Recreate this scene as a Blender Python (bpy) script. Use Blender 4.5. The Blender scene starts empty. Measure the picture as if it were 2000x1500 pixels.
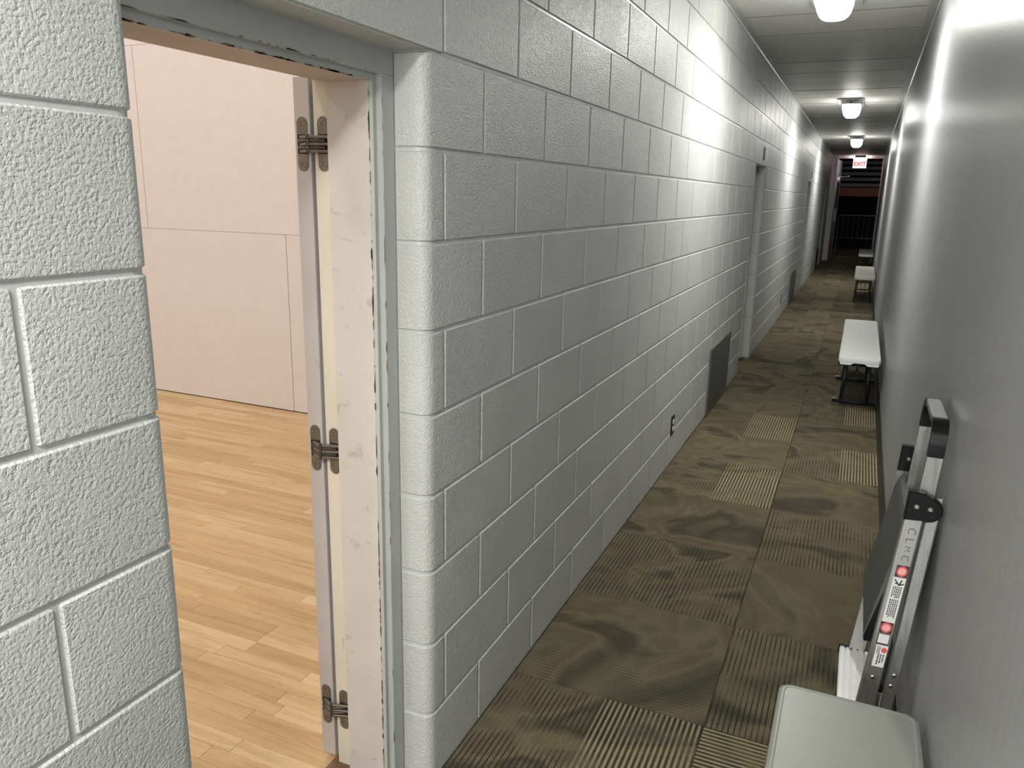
import bpy, bmesh, math, random
from mathutils import Vector, Matrix, Euler

for _c in (bpy.data.objects, bpy.data.meshes, bpy.data.materials, bpy.data.lights, bpy.data.cameras):
    for _o in list(_c):
        _c.remove(_o)
scene = bpy.context.scene
COL = scene.collection
PI = math.pi
rng = random.Random(7)

# ------------------------------------------------------------------ camera
cam_d = bpy.data.cameras.new('camera')
cam = bpy.data.objects.new('camera', cam_d)
COL.objects.link(cam)
cam.location = (0.88085, -1.59173, 1.53446)
cam.rotation_euler = (1.3287706, -0.0199289, 0.4203586)
cam_d.sensor_width = 36.0
cam_d.lens = 1503.93 * 36.0 / 2000.0
cam_d.clip_start = 0.02
cam_d.clip_end = 100
scene.camera = cam

# ------------------------------------------------------------------ world, exposure, large lights
world = bpy.data.worlds.new('world')
scene.world = world
world.use_nodes = True
world.node_tree.nodes['Background'].inputs[0].default_value = (0.6, 0.65, 0.7, 1)
world.node_tree.nodes['Background'].inputs[1].default_value = 0.0
scene.view_settings.view_transform = 'Standard'
scene.view_settings.look = 'None'
scene.view_settings.gamma = 1
scene.view_settings.use_curve_mapping = False
scene.view_settings.exposure = 0.46

LAMP_STRENGTH = 16.0
LAMP_DOWN_W = 18.0         # light thrown down by the bottom of each lens       # glow of each corridor lamp lens
COURT_W = 40.0             # each high-bay lamp of the court


def area_light(name, loc, size, watts, color, size_y=None):
    d = bpy.data.lights.new(name, 'AREA')
    d.shape = 'RECTANGLE'
    d.size = size
    d.size_y = size_y or size
    d.energy = watts
    d.color = color
    o = bpy.data.objects.new(name, d)
    COL.objects.link(o)
    o.location = loc
    return o


for _x in (-1.6, -4.8):
    for _y in (-7.5, -3.5, 0.6):
        area_light('court_lamp', (_x, _y, 5.55), 0.6, COURT_W, (1.0, 0.95, 0.91), 1.2)

area_light('hall_fill_light', (1.6, 23.6, 4.85), 0.6, 4.0, (0.85, 0.9, 1.0))  # added dim fill, unseen, so that bleachers and barrier show in the hall
# fill lights added behind the viewpoint, unseen, to brighten the near walls
area_light('near_fill_light', (0.61, -2.0, 2.50), 0.22, 24.0, (1.0, 0.99, 0.955), 0.5)  # added fill over the near end, no fixture modelled
_l = area_light('corridor_fill_light', (0.55, -5.8, 1.55), 0.95, 68.0, (1.0, 1.0, 0.985), 1.9)  # added fill shining along the corridor from its unseen end
_l.rotation_euler = (-PI / 2, 0, PI)

# ------------------------------------------------------------------ materials
MATS = {}


def nodes_of(name):
    m = bpy.data.materials.new(name)
    m.use_nodes = True
    nt = m.node_tree
    b = nt.nodes['Principled BSDF']
    MATS[name] = m
    return m, nt, b


def N(nt, t, **kw):
    n = nt.nodes.new(t)
    for k, v in kw.items():
        if hasattr(n, k) and not isinstance(v, tuple):
            try:
                setattr(n, k, v)
                continue
            except Exception:
                pass
        n.inputs[k.replace('_', ' ')].default_value = v
    return n


def L(nt, a, ai, b, bi):
    nt.links.new(a.outputs[ai], b.inputs[bi])


def ramp(nt, src, out, stops):
    r = nt.nodes.new('ShaderNodeValToRGB')
    els = r.color_ramp.elements
    while len(els) < len(stops):
        els.new(0.5)
    for e, (p, c) in zip(els, stops):
        e.position = p
        e.color = (c, c, c, 1) if not isinstance(c, tuple) else (c + (1,) if len(c) == 3 else c)
    nt.links.new(src.outputs[out], r.inputs[0])
    return r


def mixc(nt, fac, a, b, mode='MIX'):
    """fac: (node, out) or float; a, b: (node, out) or colour tuple"""
    m = nt.nodes.new('ShaderNodeMix')
    m.data_type = 'RGBA'
    m.blend_type = mode
    for sock, v in ((0, fac), (6, a), (7, b)):
        if isinstance(v, tuple) and hasattr(v[0], 'outputs'):
            nt.links.new(v[0].outputs[v[1]], m.inputs[sock])
        elif isinstance(v, tuple):
            m.inputs[sock].default_value = v + (1,) if len(v) == 3 else v
        else:
            m.inputs[sock].default_value = v
    return m


def math_n(nt, op, a, b=None, c=None, clamp=False):
    m = nt.nodes.new('ShaderNodeMath')
    m.operation = op
    m.use_clamp = clamp
    for i, v in enumerate((a, b, c)):
        if v is None:
            continue
        if isinstance(v, tuple):
            nt.links.new(v[0].outputs[v[1]], m.inputs[i])
        else:
            m.inputs[i].default_value = v
    return m


def coords(nt, kind='Object', jitter=0.0, scale=(1, 1, 1)):
    tc = nt.nodes.new('ShaderNodeTexCoord')
    mp = nt.nodes.new('ShaderNodeMapping')
    mp.inputs['Scale'].default_value = scale
    nt.links.new(tc.outputs[kind], mp.inputs['Vector'])
    if jitter:
        oi = nt.nodes.new('ShaderNodeObjectInfo')
        mu = math_n(nt, 'MULTIPLY', (oi, 'Random'), jitter)
        cb = nt.nodes.new('ShaderNodeCombineXYZ')
        for i in range(3):
            nt.links.new(mu.outputs[0], cb.inputs[i])
        nt.links.new(cb.outputs[0], mp.inputs['Location'])
    return mp


def noise(nt, mp, scale, detail=2.0, rough=0.5, dist=0.0):
    n = nt.nodes.new('ShaderNodeTexNoise')
    n.inputs['Scale'].default_value = scale
    n.inputs['Detail'].default_value = detail
    n.inputs['Roughness'].default_value = rough
    n.inputs['Distortion'].default_value = dist
    nt.links.new(mp.outputs[0], n.inputs['Vector'])
    return n


def bump(nt, b, src, out, strength, dist, prev=None):
    bp = nt.nodes.new('ShaderNodeBump')
    bp.inputs['Strength'].default_value = strength
    bp.inputs['Distance'].default_value = dist
    nt.links.new(src.outputs[out], bp.inputs['Height'])
    if prev:
        nt.links.new(prev.outputs[0], bp.inputs['Normal'])
    nt.links.new(bp.outputs[0], b.inputs['Normal'])
    return bp


def simple(name, col, rough=0.5, metal=0.0, bump_s=0.0, bump_scale=200.0, vary=0.0, coat=0.0):
    m, nt, b = nodes_of(name)
    b.inputs['Roughness'].default_value = rough
    b.inputs['Metallic'].default_value = metal
    b.inputs['Coat Weight'].default_value = coat
    mp = coords(nt)
    n = noise(nt, mp, 14.0, 4.0)
    lo = tuple(max(0, c * (1 - vary)) for c in col)
    hi = tuple(min(1, c * (1 + vary)) for c in col)
    r = ramp(nt, n, 'Fac', [(0.3, lo), (0.7, hi)])
    nt.links.new(r.outputs[0], b.inputs['Base Color'])
    if bump_s:
        n2 = noise(nt, mp, bump_scale, 3.0)
        bump(nt, b, n2, 'Fac', bump_s, 0.001)
    return m


def make_block_mat(name, col, strength):
    m, nt, b = nodes_of(name)
    mp = coords(nt, 'Object', 7.3)
    big = noise(nt, mp, 5.0, 3.0)
    r = ramp(nt, big, 'Fac', [(0.25, tuple(c * 0.94 for c in col)), (0.75, tuple(min(1, c * 1.05) for c in col))])
    stain = noise(nt, mp, 22.0, 2.0)
    sr = ramp(nt, stain, 'Fac', [(0.70, 0.0), (0.80, 0.22)])
    mx = mixc(nt, (sr, 0), (r, 0), (0.56, 0.55, 0.45))
    nt.links.new(mx.outputs[2], b.inputs['Base Color'])
    n1 = noise(nt, mp, 185.0, 2.2, 0.5, 0.1)
    mid = noise(nt, mp, 38.0, 2.0)
    lift = math_n(nt, 'MULTIPLY_ADD', (mid, 'Fac'), 0.30, -0.15)
    n1s = math_n(nt, 'ADD', (n1, 'Fac'), (lift, 0))
    vo = nt.nodes.new('ShaderNodeTexVoronoi')
    vo.inputs['Scale'].default_value = 85.0
    nt.links.new(mp.outputs[0], vo.inputs['Vector'])
    vr = ramp(nt, vo, 'Distance', [(0.0, 0.0), (0.32, 1.0)])
    gate = noise(nt, mp, 120.0, 1.0)
    gr = ramp(nt, gate, 'Fac', [(0.42, 1.0), (0.56, 0.0)])
    pit = math_n(nt, 'MAXIMUM', (vr, 0), (gr, 0))
    nr = ramp(nt, n1s, 0, [(0.30, 0.0), (0.47, 0.78), (0.56, 0.86), (0.70, 1.15)])
    a = math_n(nt, 'MULTIPLY', (pit, 0), 0.4)
    h = math_n(nt, 'ADD', (nr, 0), (a, 0))
    bump(nt, b, h, 0, strength, 0.0030)
    b.inputs['Coat Weight'].default_value = 0.0
    rr = ramp(nt, big, 'Fac', [(0.3, 0.33), (0.7, 0.42)])
    nt.links.new(rr.outputs[0], b.inputs['Roughness'])
    b.inputs['Specular IOR Level'].default_value = 0.45
    return m


BLOCK = make_block_mat('painted_block', (0.545, 0.56, 0.54), 0.48)
MORTAR = simple('painted_mortar', (0.535, 0.55, 0.53), 0.32, bump_s=0.5, bump_scale=60, vary=0.04)

# right wall: smooth grey semi-gloss panel with slight upright waviness
m, nt, b = nodes_of('gloss_grey_wall')
mp = coords(nt, 'Object')
mps = coords(nt, 'Object', 0, (1.0, 22.0, 0.45))
nb = noise(nt, mps, 1.0, 3.0, 0.5)
nf = noise(nt, mp, 95.0, 2.0)
mt = noise(nt, mp, 2.0, 4.0)
rc = ramp(nt, mt, 'Fac', [(0.3, (0.385, 0.395, 0.405)), (0.7, (0.42, 0.43, 0.44))])
nt.links.new(rc.outputs[0], b.inputs['Base Color'])
b.inputs['Roughness'].default_value = 0.37
b.inputs['Specular IOR Level'].default_value = 0.15
b.inputs['Anisotropic'].default_value = 0.5
tv = nt.nodes.new('ShaderNodeCombineXYZ')
tv.inputs[1].default_value = 1.0
L(nt, tv, 0, b, 'Tangent')
p1 = bump(nt, b, nb, 'Fac', 0.5, 0.0022)
bump(nt, b, nf, 'Fac', 0.25, 0.0014, p1)
RWALL = m

# carpet tile: 'tile' uv in metres inside the tile, 'info' uv = (has pale half, seed)
m, nt, b = nodes_of('carpet')
uv = nt.nodes.new('ShaderNodeUVMap')
uv.uv_map = 'tile'
info = nt.nodes.new('ShaderNodeUVMap')
info.uv_map = 'info'
su = nt.nodes.new('ShaderNodeSeparateXYZ')
L(nt, uv, 0, su, 0)
si = nt.nodes.new('ShaderNodeSeparateXYZ')
L(nt, info, 0, si, 0)
tc = nt.nodes.new('ShaderNodeTexCoord')
vm = nt.nodes.new('ShaderNodeVectorMath')
vm.operation = 'ADD'
L(nt, tc, 'Object', vm, 0)
cb = nt.nodes.new('ShaderNodeCombineXYZ')
ms = math_n(nt, 'MULTIPLY', (si, 1), 37.0)
for i in range(3):
    L(nt, ms, 0, cb, i)
L(nt, cb, 0, vm, 1)
sw = nt.nodes.new('ShaderNodeTexNoise')
sw.inputs['Scale'].default_value = 1.9
sw.inputs['Detail'].default_value = 3.0
sw.inputs['Distortion'].default_value = 0.9
L(nt, vm, 0, sw, 'Vector')
bands = math_n(nt, 'MULTIPLY', (sw, 'Fac'), 3.0)
fr = math_n(nt, 'FRACT', (bands, 0))
pile = nt.nodes.new('ShaderNodeTexNoise')
pile.inputs['Scale'].default_value = 330.0
pile.inputs['Detail'].default_value = 2.0
L(nt, tc, 'Object', pile, 'Vector')
base = ramp(nt, fr, 0, [(0.0, (0.125, 0.104, 0.065)), (0.18, (0.168, 0.142, 0.088)), (0.42, (0.145, 0.115, 0.074)),
                        (0.60, (0.185, 0.157, 0.096)), (0.80, (0.100, 0.088, 0.058)), (0.88, (0.078, 0.070, 0.049)),
                        (1.0, (0.125, 0.104, 0.065))])
pr = ramp(nt, pile, 'Fac', [(0.25, 0.45), (0.75, 1.45)])
base2 = mixc(nt, 1.0, (base, 0), (pr, 0), 'MULTIPLY')
# stripes across u
fq = math_n(nt, 'MULTIPLY', (su, 0), 2 * PI / 0.0163)
sn = math_n(nt, 'SINE', (fq, 0))
st = ramp(nt, sn, 0, [(0.0, 0.0), (0.62, 0.0), (0.9, 1.0)])      # thin dark grooves
brk = nt.nodes.new('ShaderNodeTexNoise')
brk.inputs['Scale'].default_value = 7.0
brk.inputs['Detail'].default_value = 2.0
L(nt, vm, 0, brk, 'Vector')
bk = ramp(nt, brk, 'Fac', [(0.38, 0.15), (0.55, 1.0)])
stf = math_n(nt, 'MULTIPLY', (st, 0), (bk, 0))
# quieter ribs on the swirl tiles: info.x < 0 means swirl tile
isw = math_n(nt, 'LESS_THAN', (si, 0), -0.5)
amp = math_n(nt, 'MULTIPLY_ADD', (isw, 0), -0.55, 0.88)
stf2 = math_n(nt, 'MULTIPLY', (stf, 0), (amp, 0))
c1 = mixc(nt, (stf2, 0), (base2, 2), (0.028, 0.025, 0.017))
# pale half
gt = math_n(nt, 'GREATER_THAN', (su, 0), 0.3048)
hl = math_n(nt, 'GREATER_THAN', (si, 0), 0.5)
hh = math_n(nt, 'MULTIPLY', (gt, 0), (hl, 0))
sn2 = math_n(nt, 'MULTIPLY', (sn, 0), -1.0)
st2 = ramp(nt, sn2, 0, [(0.0, 0.0), (0.25, 0.0), (0.7, 1.0)])
ph = math_n(nt, 'MULTIPLY', (st2, 0), (hh, 0))
bk2 = ramp(nt, brk, 'Fac', [(0.3, 0.35), (0.55, 1.0)])
ph2 = math_n(nt, 'MULTIPLY', (ph, 0), (bk2, 0))
ph3 = math_n(nt, 'MULTIPLY', (ph2, 0), 0.62)
palec = mixc(nt, 1.0, (0.50, 0.44, 0.27), (pr, 0), 'MULTIPLY')
c2 = mixc(nt, (ph3, 0), (c1, 2), (palec, 2))
nt.links.new(c2.outputs[2], b.inputs['Base Color'])
b.inputs['Roughness'].default_value = 0.95
b.inputs['Specular IOR Level'].default_value = 0.1
inv = math_n(nt, 'MULTIPLY', (stf, 0), -1.2)
hsum = math_n(nt, 'ADD', (inv, 0), (pile, 'Fac'))
bump(nt, b, hsum, 0, 0.7, 0.002)
CARPET = m

# maple boards
m, nt, b = nodes_of('maple')
mp = coords(nt, 'Object', 31.0, (1.0, 14.0, 1.0))
mq = coords(nt, 'Object', 31.0, (3.0, 22.0, 1.0))
gi = nt.nodes.new('ShaderNodeNewGeometry')
oi = nt.nodes.new('ShaderNodeObjectInfo')
s1 = math_n(nt, 'ADD', (gi, 'Random Per Island'), (oi, 'Random'))
s2 = math_n(nt, 'FRACT', (s1, 0))
grain = noise(nt, mp, 2.2, 5.0, 0.6, 0.7)
fl = noise(nt, mq, 3.0, 4.0, 0.7, 1.5)
tone = ramp(nt, s2, 0, [(0.0, (0.54, 0.36, 0.175)), (0.3, (0.61, 0.42, 0.21)), (0.7, (0.67, 0.48, 0.255)), (1.0, (0.72, 0.54, 0.31))])
gr = ramp(nt, grain, 'Fac', [(0.30, (0.78, 0.72, 0.66)), (0.55, (1, 1, 1)), (1.0, (1.05, 1.04, 1.02))])
c = mixc(nt, 1.0, (tone, 0), (gr, 0), 'MULTIPLY')
fk = ramp(nt, fl, 'Fac', [(0.57, 0.0), (0.74, 0.6)])
c2 = mixc(nt, (fk, 0), (c, 2), (0.40, 0.235, 0.115))
nt.links.new(c2.outputs[2], b.inputs['Base Color'])
b.inputs['Roughness'].default_value = 0.36
b.inputs['Specular IOR Level'].default_value = 0.4
MAPLE = m

COURTWALL = simple('court_panel', (0.82, 0.79, 0.785), 0.5, vary=0.02)
SEAM = simple('dark_seam', (0.10, 0.08, 0.075), 0.8)  # dark colour of joint gaps and unpainted panel edges


def worn_paint(name, col, chip, amount, stretch, rough=0.42):
    m, nt, b = nodes_of(name)
    mp = coords(nt, 'Object', 0, stretch)
    mq = coords(nt, 'Object')
    n = noise(nt, mp, 16.0, 6.0, 0.65, 0.8)
    f = ramp(nt, n, 'Fac', [(0.66 - amount, 0.0), (0.72 - amount, 0.55)])
    v = noise(nt, mq, 5.0, 4.0)
    vr = ramp(nt, v, 'Fac', [(0.3, tuple(x * 0.93 for x in col)), (0.7, tuple(min(1, x * 1.04) for x in col))])
    mx = mixc(nt, (f, 0), (vr, 0), chip)
    nt.links.new(mx.outputs[2], b.inputs['Base Color'])
    b.inputs['Roughness'].default_value = rough
    n2 = noise(nt, mq, 120.0, 3.0)
    bump(nt, b, n2, 'Fac', 0.15, 0.001)
    return m


JAMB = worn_paint('worn_white_jamb', (0.63, 0.595, 0.56), (0.36, 0.33, 0.30), 0.055, (1, 3.0, 1.2))
CREAM = worn_paint('cream_paint', (0.70, 0.655, 0.555), (0.42, 0.36, 0.27), 0.03, (2, 2, 1))
LEAF = worn_paint('lilac_grey_leaf', (0.545, 0.52, 0.515), (0.34, 0.32, 0.31), 0.03, (2, 2, 0.7))
CASING = worn_paint('green_grey_casing', (0.49, 0.51, 0.49), (0.24, 0.24, 0.21), -0.03, (2, 2, 1))
CHIP = simple('bare_wood_chip', (0.25, 0.165, 0.10), 0.8, vary=0.3)
SOFFIT = worn_paint('bare_plaster_soffit', (0.58, 0.50, 0.455), (0.36, 0.29, 0.24), 0.02, (1, 0.4, 1), 0.7)
SILL = simple('dark_oak_threshold', (0.15, 0.085, 0.045), 0.4, vary=0.35)
BRONZE = simple('aged_bronze', (0.185, 0.165, 0.135), 0.42, 0.6, 0.2, 150, 0.25)
BRONZE_D = simple('dark_bronze', (0.085, 0.075, 0.06), 0.42, 0.6, 0.2, 150, 0.3)
BRASSY = simple('screw_metal', (0.36, 0.31, 0.25), 0.35, 0.6)
DARK = simple('cavity_black', (0.012, 0.012, 0.012), 0.7)
BLACKP = simple('black_plastic', (0.009, 0.009, 0.010), 0.3, vary=0.1)
MATS['black_plastic'].node_tree.nodes['Principled BSDF'].inputs['Specular IOR Level'].default_value = 0.25
RUBBER = simple('black_vinyl', (0.035, 0.034, 0.032), 0.5, vary=0.1)
m, nt, b = nodes_of('ceiling_board')
mp = coords(nt, 'Object', 13.0)
n = noise(nt, mp, 5.0, 4.0)
sp = noise(nt, mp, 160.0, 2.0)
oi = nt.nodes.new('ShaderNodeObjectInfo')
tn = ramp(nt, oi, 'Random', [(0.0, (0.56, 0.55, 0.525)), (1.0, (0.70, 0.69, 0.665))])
cl = ramp(nt, n, 'Fac', [(0.3, (0.90, 0.89, 0.87)), (0.7, (1, 1, 1))])
sq = ramp(nt, sp, 'Fac', [(0.28, (0.72, 0.70, 0.66)), (0.38, (1, 1, 1))])
c = mixc(nt, 1.0, (tn, 0), (cl, 0), 'MULTIPLY')
c = mixc(nt, 1.0, (c, 2), (sq, 0), 'MULTIPLY')
nt.links.new(c.outputs[2], b.inputs['Base Color'])
b.inputs['Roughness'].default_value = 0.5
bump(nt, b, sp, 'Fac', 0.25, 0.001)
CEIL = m
TRIMW = simple('ceiling_trim', (0.48, 0.48, 0.46), 0.4, vary=0.05)
DOORW = simple('off_white_door', (0.62, 0.61, 0.57), 0.4, vary=0.04)
WHITEPL = simple('white_plastic', (0.78, 0.79, 0.78), 0.5, bump_s=0.12, bump_scale=500, vary=0.02)
GREYPL = simple('putty_plastic', (0.29, 0.30, 0.265), 0.36, bump_s=0.12, bump_scale=500, vary=0.02)
BEIGEPL = simple('beige_plastic', (0.55, 0.535, 0.47), 0.36, bump_s=0.12, bump_scale=500, vary=0.02)
LEGM = simple('charcoal_steel', (0.022, 0.026, 0.028), 0.4, 0.2, vary=0.1)
LEGG = simple('grey_steel', (0.085, 0.09, 0.09), 0.4, 0.4, vary=0.1)
STEEL = simple('rivet_steel', (0.55, 0.54, 0.51), 0.28, 1.0)
CHAIN = simple('latch_steel', (0.35, 0.34, 0.33), 0.35, 0.9)
TREADD = simple('dark_tread', (0.115, 0.12, 0.122), 0.42, 0.3, 0.2, 300, 0.1)
GRILLE = simple('dark_grille', (0.06, 0.056, 0.048), 0.45, 0.4, vary=0.2)
GRILLF = simple('grille_frame', (0.14, 0.135, 0.12), 0.4, 0.4, vary=0.1)
REDTXT = None
PAPER = simple('white_paper', (0.75, 0.76, 0.80), 0.6)
BLUEGREY = simple('blue_grey_door', (0.34, 0.37, 0.45), 0.4, vary=0.05)
PINKW = simple('end_frame_paint', (0.66, 0.58, 0.56), 0.35, vary=0.04)
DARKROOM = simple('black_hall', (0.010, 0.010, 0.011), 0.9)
BLEACH = simple('grey_bleacher_board', (0.24, 0.25, 0.27), 0.5, vary=0.15)
ORANGE = simple('burnt_orange_band', (0.36, 0.09, 0.028), 0.5, vary=0.15)
GALV = simple('galvanised_tube', (0.55, 0.57, 0.60), 0.35, 0.6)

m, nt, b = nodes_of('brushed_aluminium')
mp = coords(nt, 'Object', 0, (60, 60, 1.5))
n = noise(nt, mp, 4.0, 3.0)
b.inputs['Metallic'].default_value = 0.85
rr = ramp(nt, n, 'Fac', [(0.3, 0.30), (0.7, 0.42)])
nt.links.new(rr.outputs[0], b.inputs['Roughness'])
cc = ramp(nt, n, 'Fac', [(0.3, (0.37, 0.37, 0.355)), (0.7, (0.43, 0.425, 0.41))])
nt.links.new(cc.outputs[0], b.inputs['Base Color'])
ALU = m
ALUW = simple('bright_aluminium', (0.86, 0.86, 0.85), 0.3, 0.35, vary=0.04)


def emissive(name, col, strength, base=None):
    m, nt, b = nodes_of(name)
    b.inputs['Base Color'].default_value = (base or col) + (1,)
    b.inputs['Emission Color'].default_value = col + (1,)
    b.inputs['Emission Strength'].default_value = strength
    b.inputs['Roughness'].default_value = 0.25
    return m


LENS = emissive('glowing_lens', (1.0, 0.985, 0.93), LAMP_STRENGTH, (0.9, 0.9, 0.88))
EXITW = emissive('exit_face', (1.0, 0.86, 0.80), 1.0, (0.8, 0.75, 0.7))
EXITB = emissive('exit_top_glow', (1.0, 0.95, 0.93), 2.2)
EXITBK = emissive('exit_back_glow', (1.0, 0.80, 0.78), 20.0)
EXITR = emissive('exit_letter_red', (0.9, 0.05, 0.07), 0.75, (0.8, 0.03, 0.05))
STK_R = simple('label_red', (0.72, 0.10, 0.11), 0.35)
STK_P = simple('label_pink', (0.85, 0.42, 0.42), 0.35)
STK_W = simple('label_white', (0.74, 0.74, 0.72), 0.35)
INK = simple('label_ink', (0.03, 0.03, 0.03), 0.5)
MARKER = simple('marker_ink', (0.10, 0.10, 0.095), 0.5)

# ------------------------------------------------------------------ mesh building


class MB:
    def __init__(s):
        s.v = []
        s.f = []

    def add(s, vs, fs):
        o = len(s.v)
        s.v += [tuple(v) for v in vs]
        s.f += [tuple(i + o for i in f) for f in fs]
        return s

    def box(s, x0, x1, y0, y1, z0, z1):
        vs = [(x, y, z) for z in (z0, z1) for y in (y0, y1) for x in (x0, x1)]
        return s.add(vs, [(0, 2, 3, 1), (4, 5, 7, 6), (0, 1, 5, 4), (2, 6, 7, 3), (0, 4, 6, 2), (1, 3, 7, 5)])

    def loft(s, rings, cap=True):
        """rings: equal-length lists of points, closed loops"""
        n = len(rings[0])
        vs = [p for r in rings for p in r]
        fs = []
        for k in range(len(rings) - 1):
            for i in range(n):
                j = (i + 1) % n
                fs.append((k * n + i, k * n + j, (k + 1) * n + j, (k + 1) * n + i))
        if cap:
            fs.append(tuple(range(n - 1, -1, -1)))
            fs.append(tuple((len(rings) - 1) * n + i for i in range(n)))
        return s.add(vs, fs)

    def bar(s, a, b, w, d, up=(0, 0, 1), ch=0.0):
        """rectangular bar from a to b, w along 'side', d along 'up'-ish, optional chamfer"""
        a = Vector(a)
        b = Vector(b)
        t = (b - a).normalized()
        u = Vector(up)
        sd = t.cross(u).normalized()
        u = sd.cross(t).normalized()
        hw, hd = w / 2, d / 2
        if ch:
            pr = [(-hw + ch, -hd), (hw - ch, -hd), (hw, -hd + ch), (hw, hd - ch), (hw - ch, hd), (-hw + ch, hd), (-hw, hd - ch), (-hw, -hd + ch)]
        else:
            pr = [(-hw, -hd), (hw, -hd), (hw, hd), (-hw, hd)]
        r = [[c + sd * x + u * y for x, y in pr] for c in (a, b)]
        return s.loft(r)

    def tube(s, pts, r, n=10):
        pts = [Vector(p) for p in pts]
        rings = []
        up = Vector((0, 0, 1))
        for i, p in enumerate(pts):
            t = (pts[min(i + 1, len(pts) - 1)] - pts[max(i - 1, 0)]).normalized()
            u = up if abs(t.dot(up)) < 0.95 else Vector((1, 0, 0))
            sd = t.cross(u).normalized()
            uu = sd.cross(t).normalized()
            rings.append([p + sd * (r * math.cos(2 * PI * k / n)) + uu * (r * math.sin(2 * PI * k / n)) for k in range(n)])
        return s.loft(rings)

    def prism(s, poly, axis, a, b, ch=0.0):
        """poly 2-D; axis 'x','y','z' extrusion from a to b; ch chamfers the rims"""
        def P(u, v, w):
            return {'x': (w, u, v), 'y': (u, w, v), 'z': (u, v, w)}[axis]
        cx = sum(p[0] for p in poly) / len(poly)
        cy = sum(p[1] for p in poly) / len(poly)

        def ins(p):
            d = math.hypot(p[0] - cx, p[1] - cy) or 1
            k = max(0, 1 - ch * 1.3 / d)
            return (cx + (p[0] - cx) * k, cy + (p[1] - cy) * k)
        if ch:
            sg = 1 if b > a else -1
            rings = [[P(*ins(p), a) for p in poly], [P(*p, a + sg * ch) for p in poly], [P(*p, b - sg * ch) for p in poly], [P(*ins(p), b) for p in poly]]
        else:
            rings = [[P(*p, a) for p in poly], [P(*p, b) for p in poly]]
        return s.loft(rings)

    def mesh(s, name, mat, smooth=False, off=(0, 0, 0), recalc=True):
        me = bpy.data.meshes.new(name)
        ox, oy, oz = off
        me.from_pydata([(x - ox, y - oy, z - oz) for x, y, z in s.v], [], s.f)
        if recalc:
            bm = bmesh.new()
            bm.from_mesh(me)
            bmesh.ops.recalc_face_normals(bm, faces=bm.faces)
            bm.to_mesh(me)
            bm.free()
        if mat:
            me.materials.append(mat)
        if smooth:
            for p in me.polygons:
                p.use_smooth = True
            try:
                me.set_sharp_from_angle(angle=math.radians(40))
            except Exception:
                pass
            for p in me.polygons:
                if len(p.vertices) > 6:
                    p.use_smooth = False
        me.update()
        return me


def link(name, me, parent=None, loc=None):
    o = bpy.data.objects.new(name, me)
    COL.objects.link(o)
    if parent:
        o.parent = parent
    if loc is not None:
        o.location = loc
    return o


def part(name, mb, mat, parent, smooth=True, label=None, kind=None):
    """mb in world coordinates, parent may be an Empty with a location"""
    off = (0, 0, 0)
    p = parent
    while p is not None:
        off = tuple(a + c for a, c in zip(off, p.location))
        p = p.parent
    o = link(name, mb.mesh(name, mat, smooth, off), parent)
    if label:
        o['label'] = label
    if kind:
        o['kind'] = kind
    return o


def tag(o, label=None, cat=None, group=None, kind=None):
    if label:
        o['label'] = label
    if cat:
        o['category'] = cat
    if group:
        o['group'] = group
    if kind:
        o['kind'] = kind
    return o


def empty(name, loc):
    o = bpy.data.objects.new(name, None)
    o.empty_display_size = 0.1
    COL.objects.link(o)
    o.location = loc
    return o


def copy_tree(o, parent=None):
    c = o.copy()
    COL.objects.link(c)
    c.parent = parent
    for ch in [x for x in bpy.data.objects if x.parent == o]:
        copy_tree(ch, c)
    return c


def rrect(x0, x1, y0, y1, r, n=4):
    out = []
    for cx, cy, a0 in ((x1 - r, y1 - r, 0), (x0 + r, y1 - r, 90), (x0 + r, y0 + r, 180), (x1 - r, y0 + r, 270)):
        for k in range(n + 1):
            a = math.radians(a0 + 90 * k / n)
            out.append((cx + r * math.cos(a), cy + r * math.sin(a)))
    return out


def text_mesh(body, size, mat, extrude=0.0006, bold=0.0):
    cu = bpy.data.curves.new('lettering', 'FONT')
    cu.body = body
    cu.size = size
    cu.extrude = extrude
    cu.offset = bold
    cu.align_x = 'CENTER'
    cu.align_y = 'CENTER'
    o = bpy.data.objects.new('lettering', cu)
    COL.objects.link(o)
    bpy.context.view_layer.update()
    dg = bpy.context.evaluated_depsgraph_get()
    me = bpy.data.meshes.new_from_object(o.evaluated_get(dg))
    bpy.data.objects.remove(o)
    me.materials.clear()
    me.materials.append(mat)
    return me


# ------------------------------------------------------------------ dimensions
BH, BL = 0.2032, 0.4064
J = 0.0085                     # mortar joint
YB, YE = -6.0, 20.5            # corridor ends
ZC = 2.65
WT = 0.262                     # wall thickness


def WX(y):                     # face of the right wall
    return 1.135 + 0.0028 * y


DOORS = [(-0.818, -0.078), (5.45, 6.22), (12.13, 12.93), (18.1, 18.9)]
HEAD = 9 * BH
VENTS = [(3.86, 4.74), (10.42, 11.38), (16.95, 17.95)]

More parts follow.
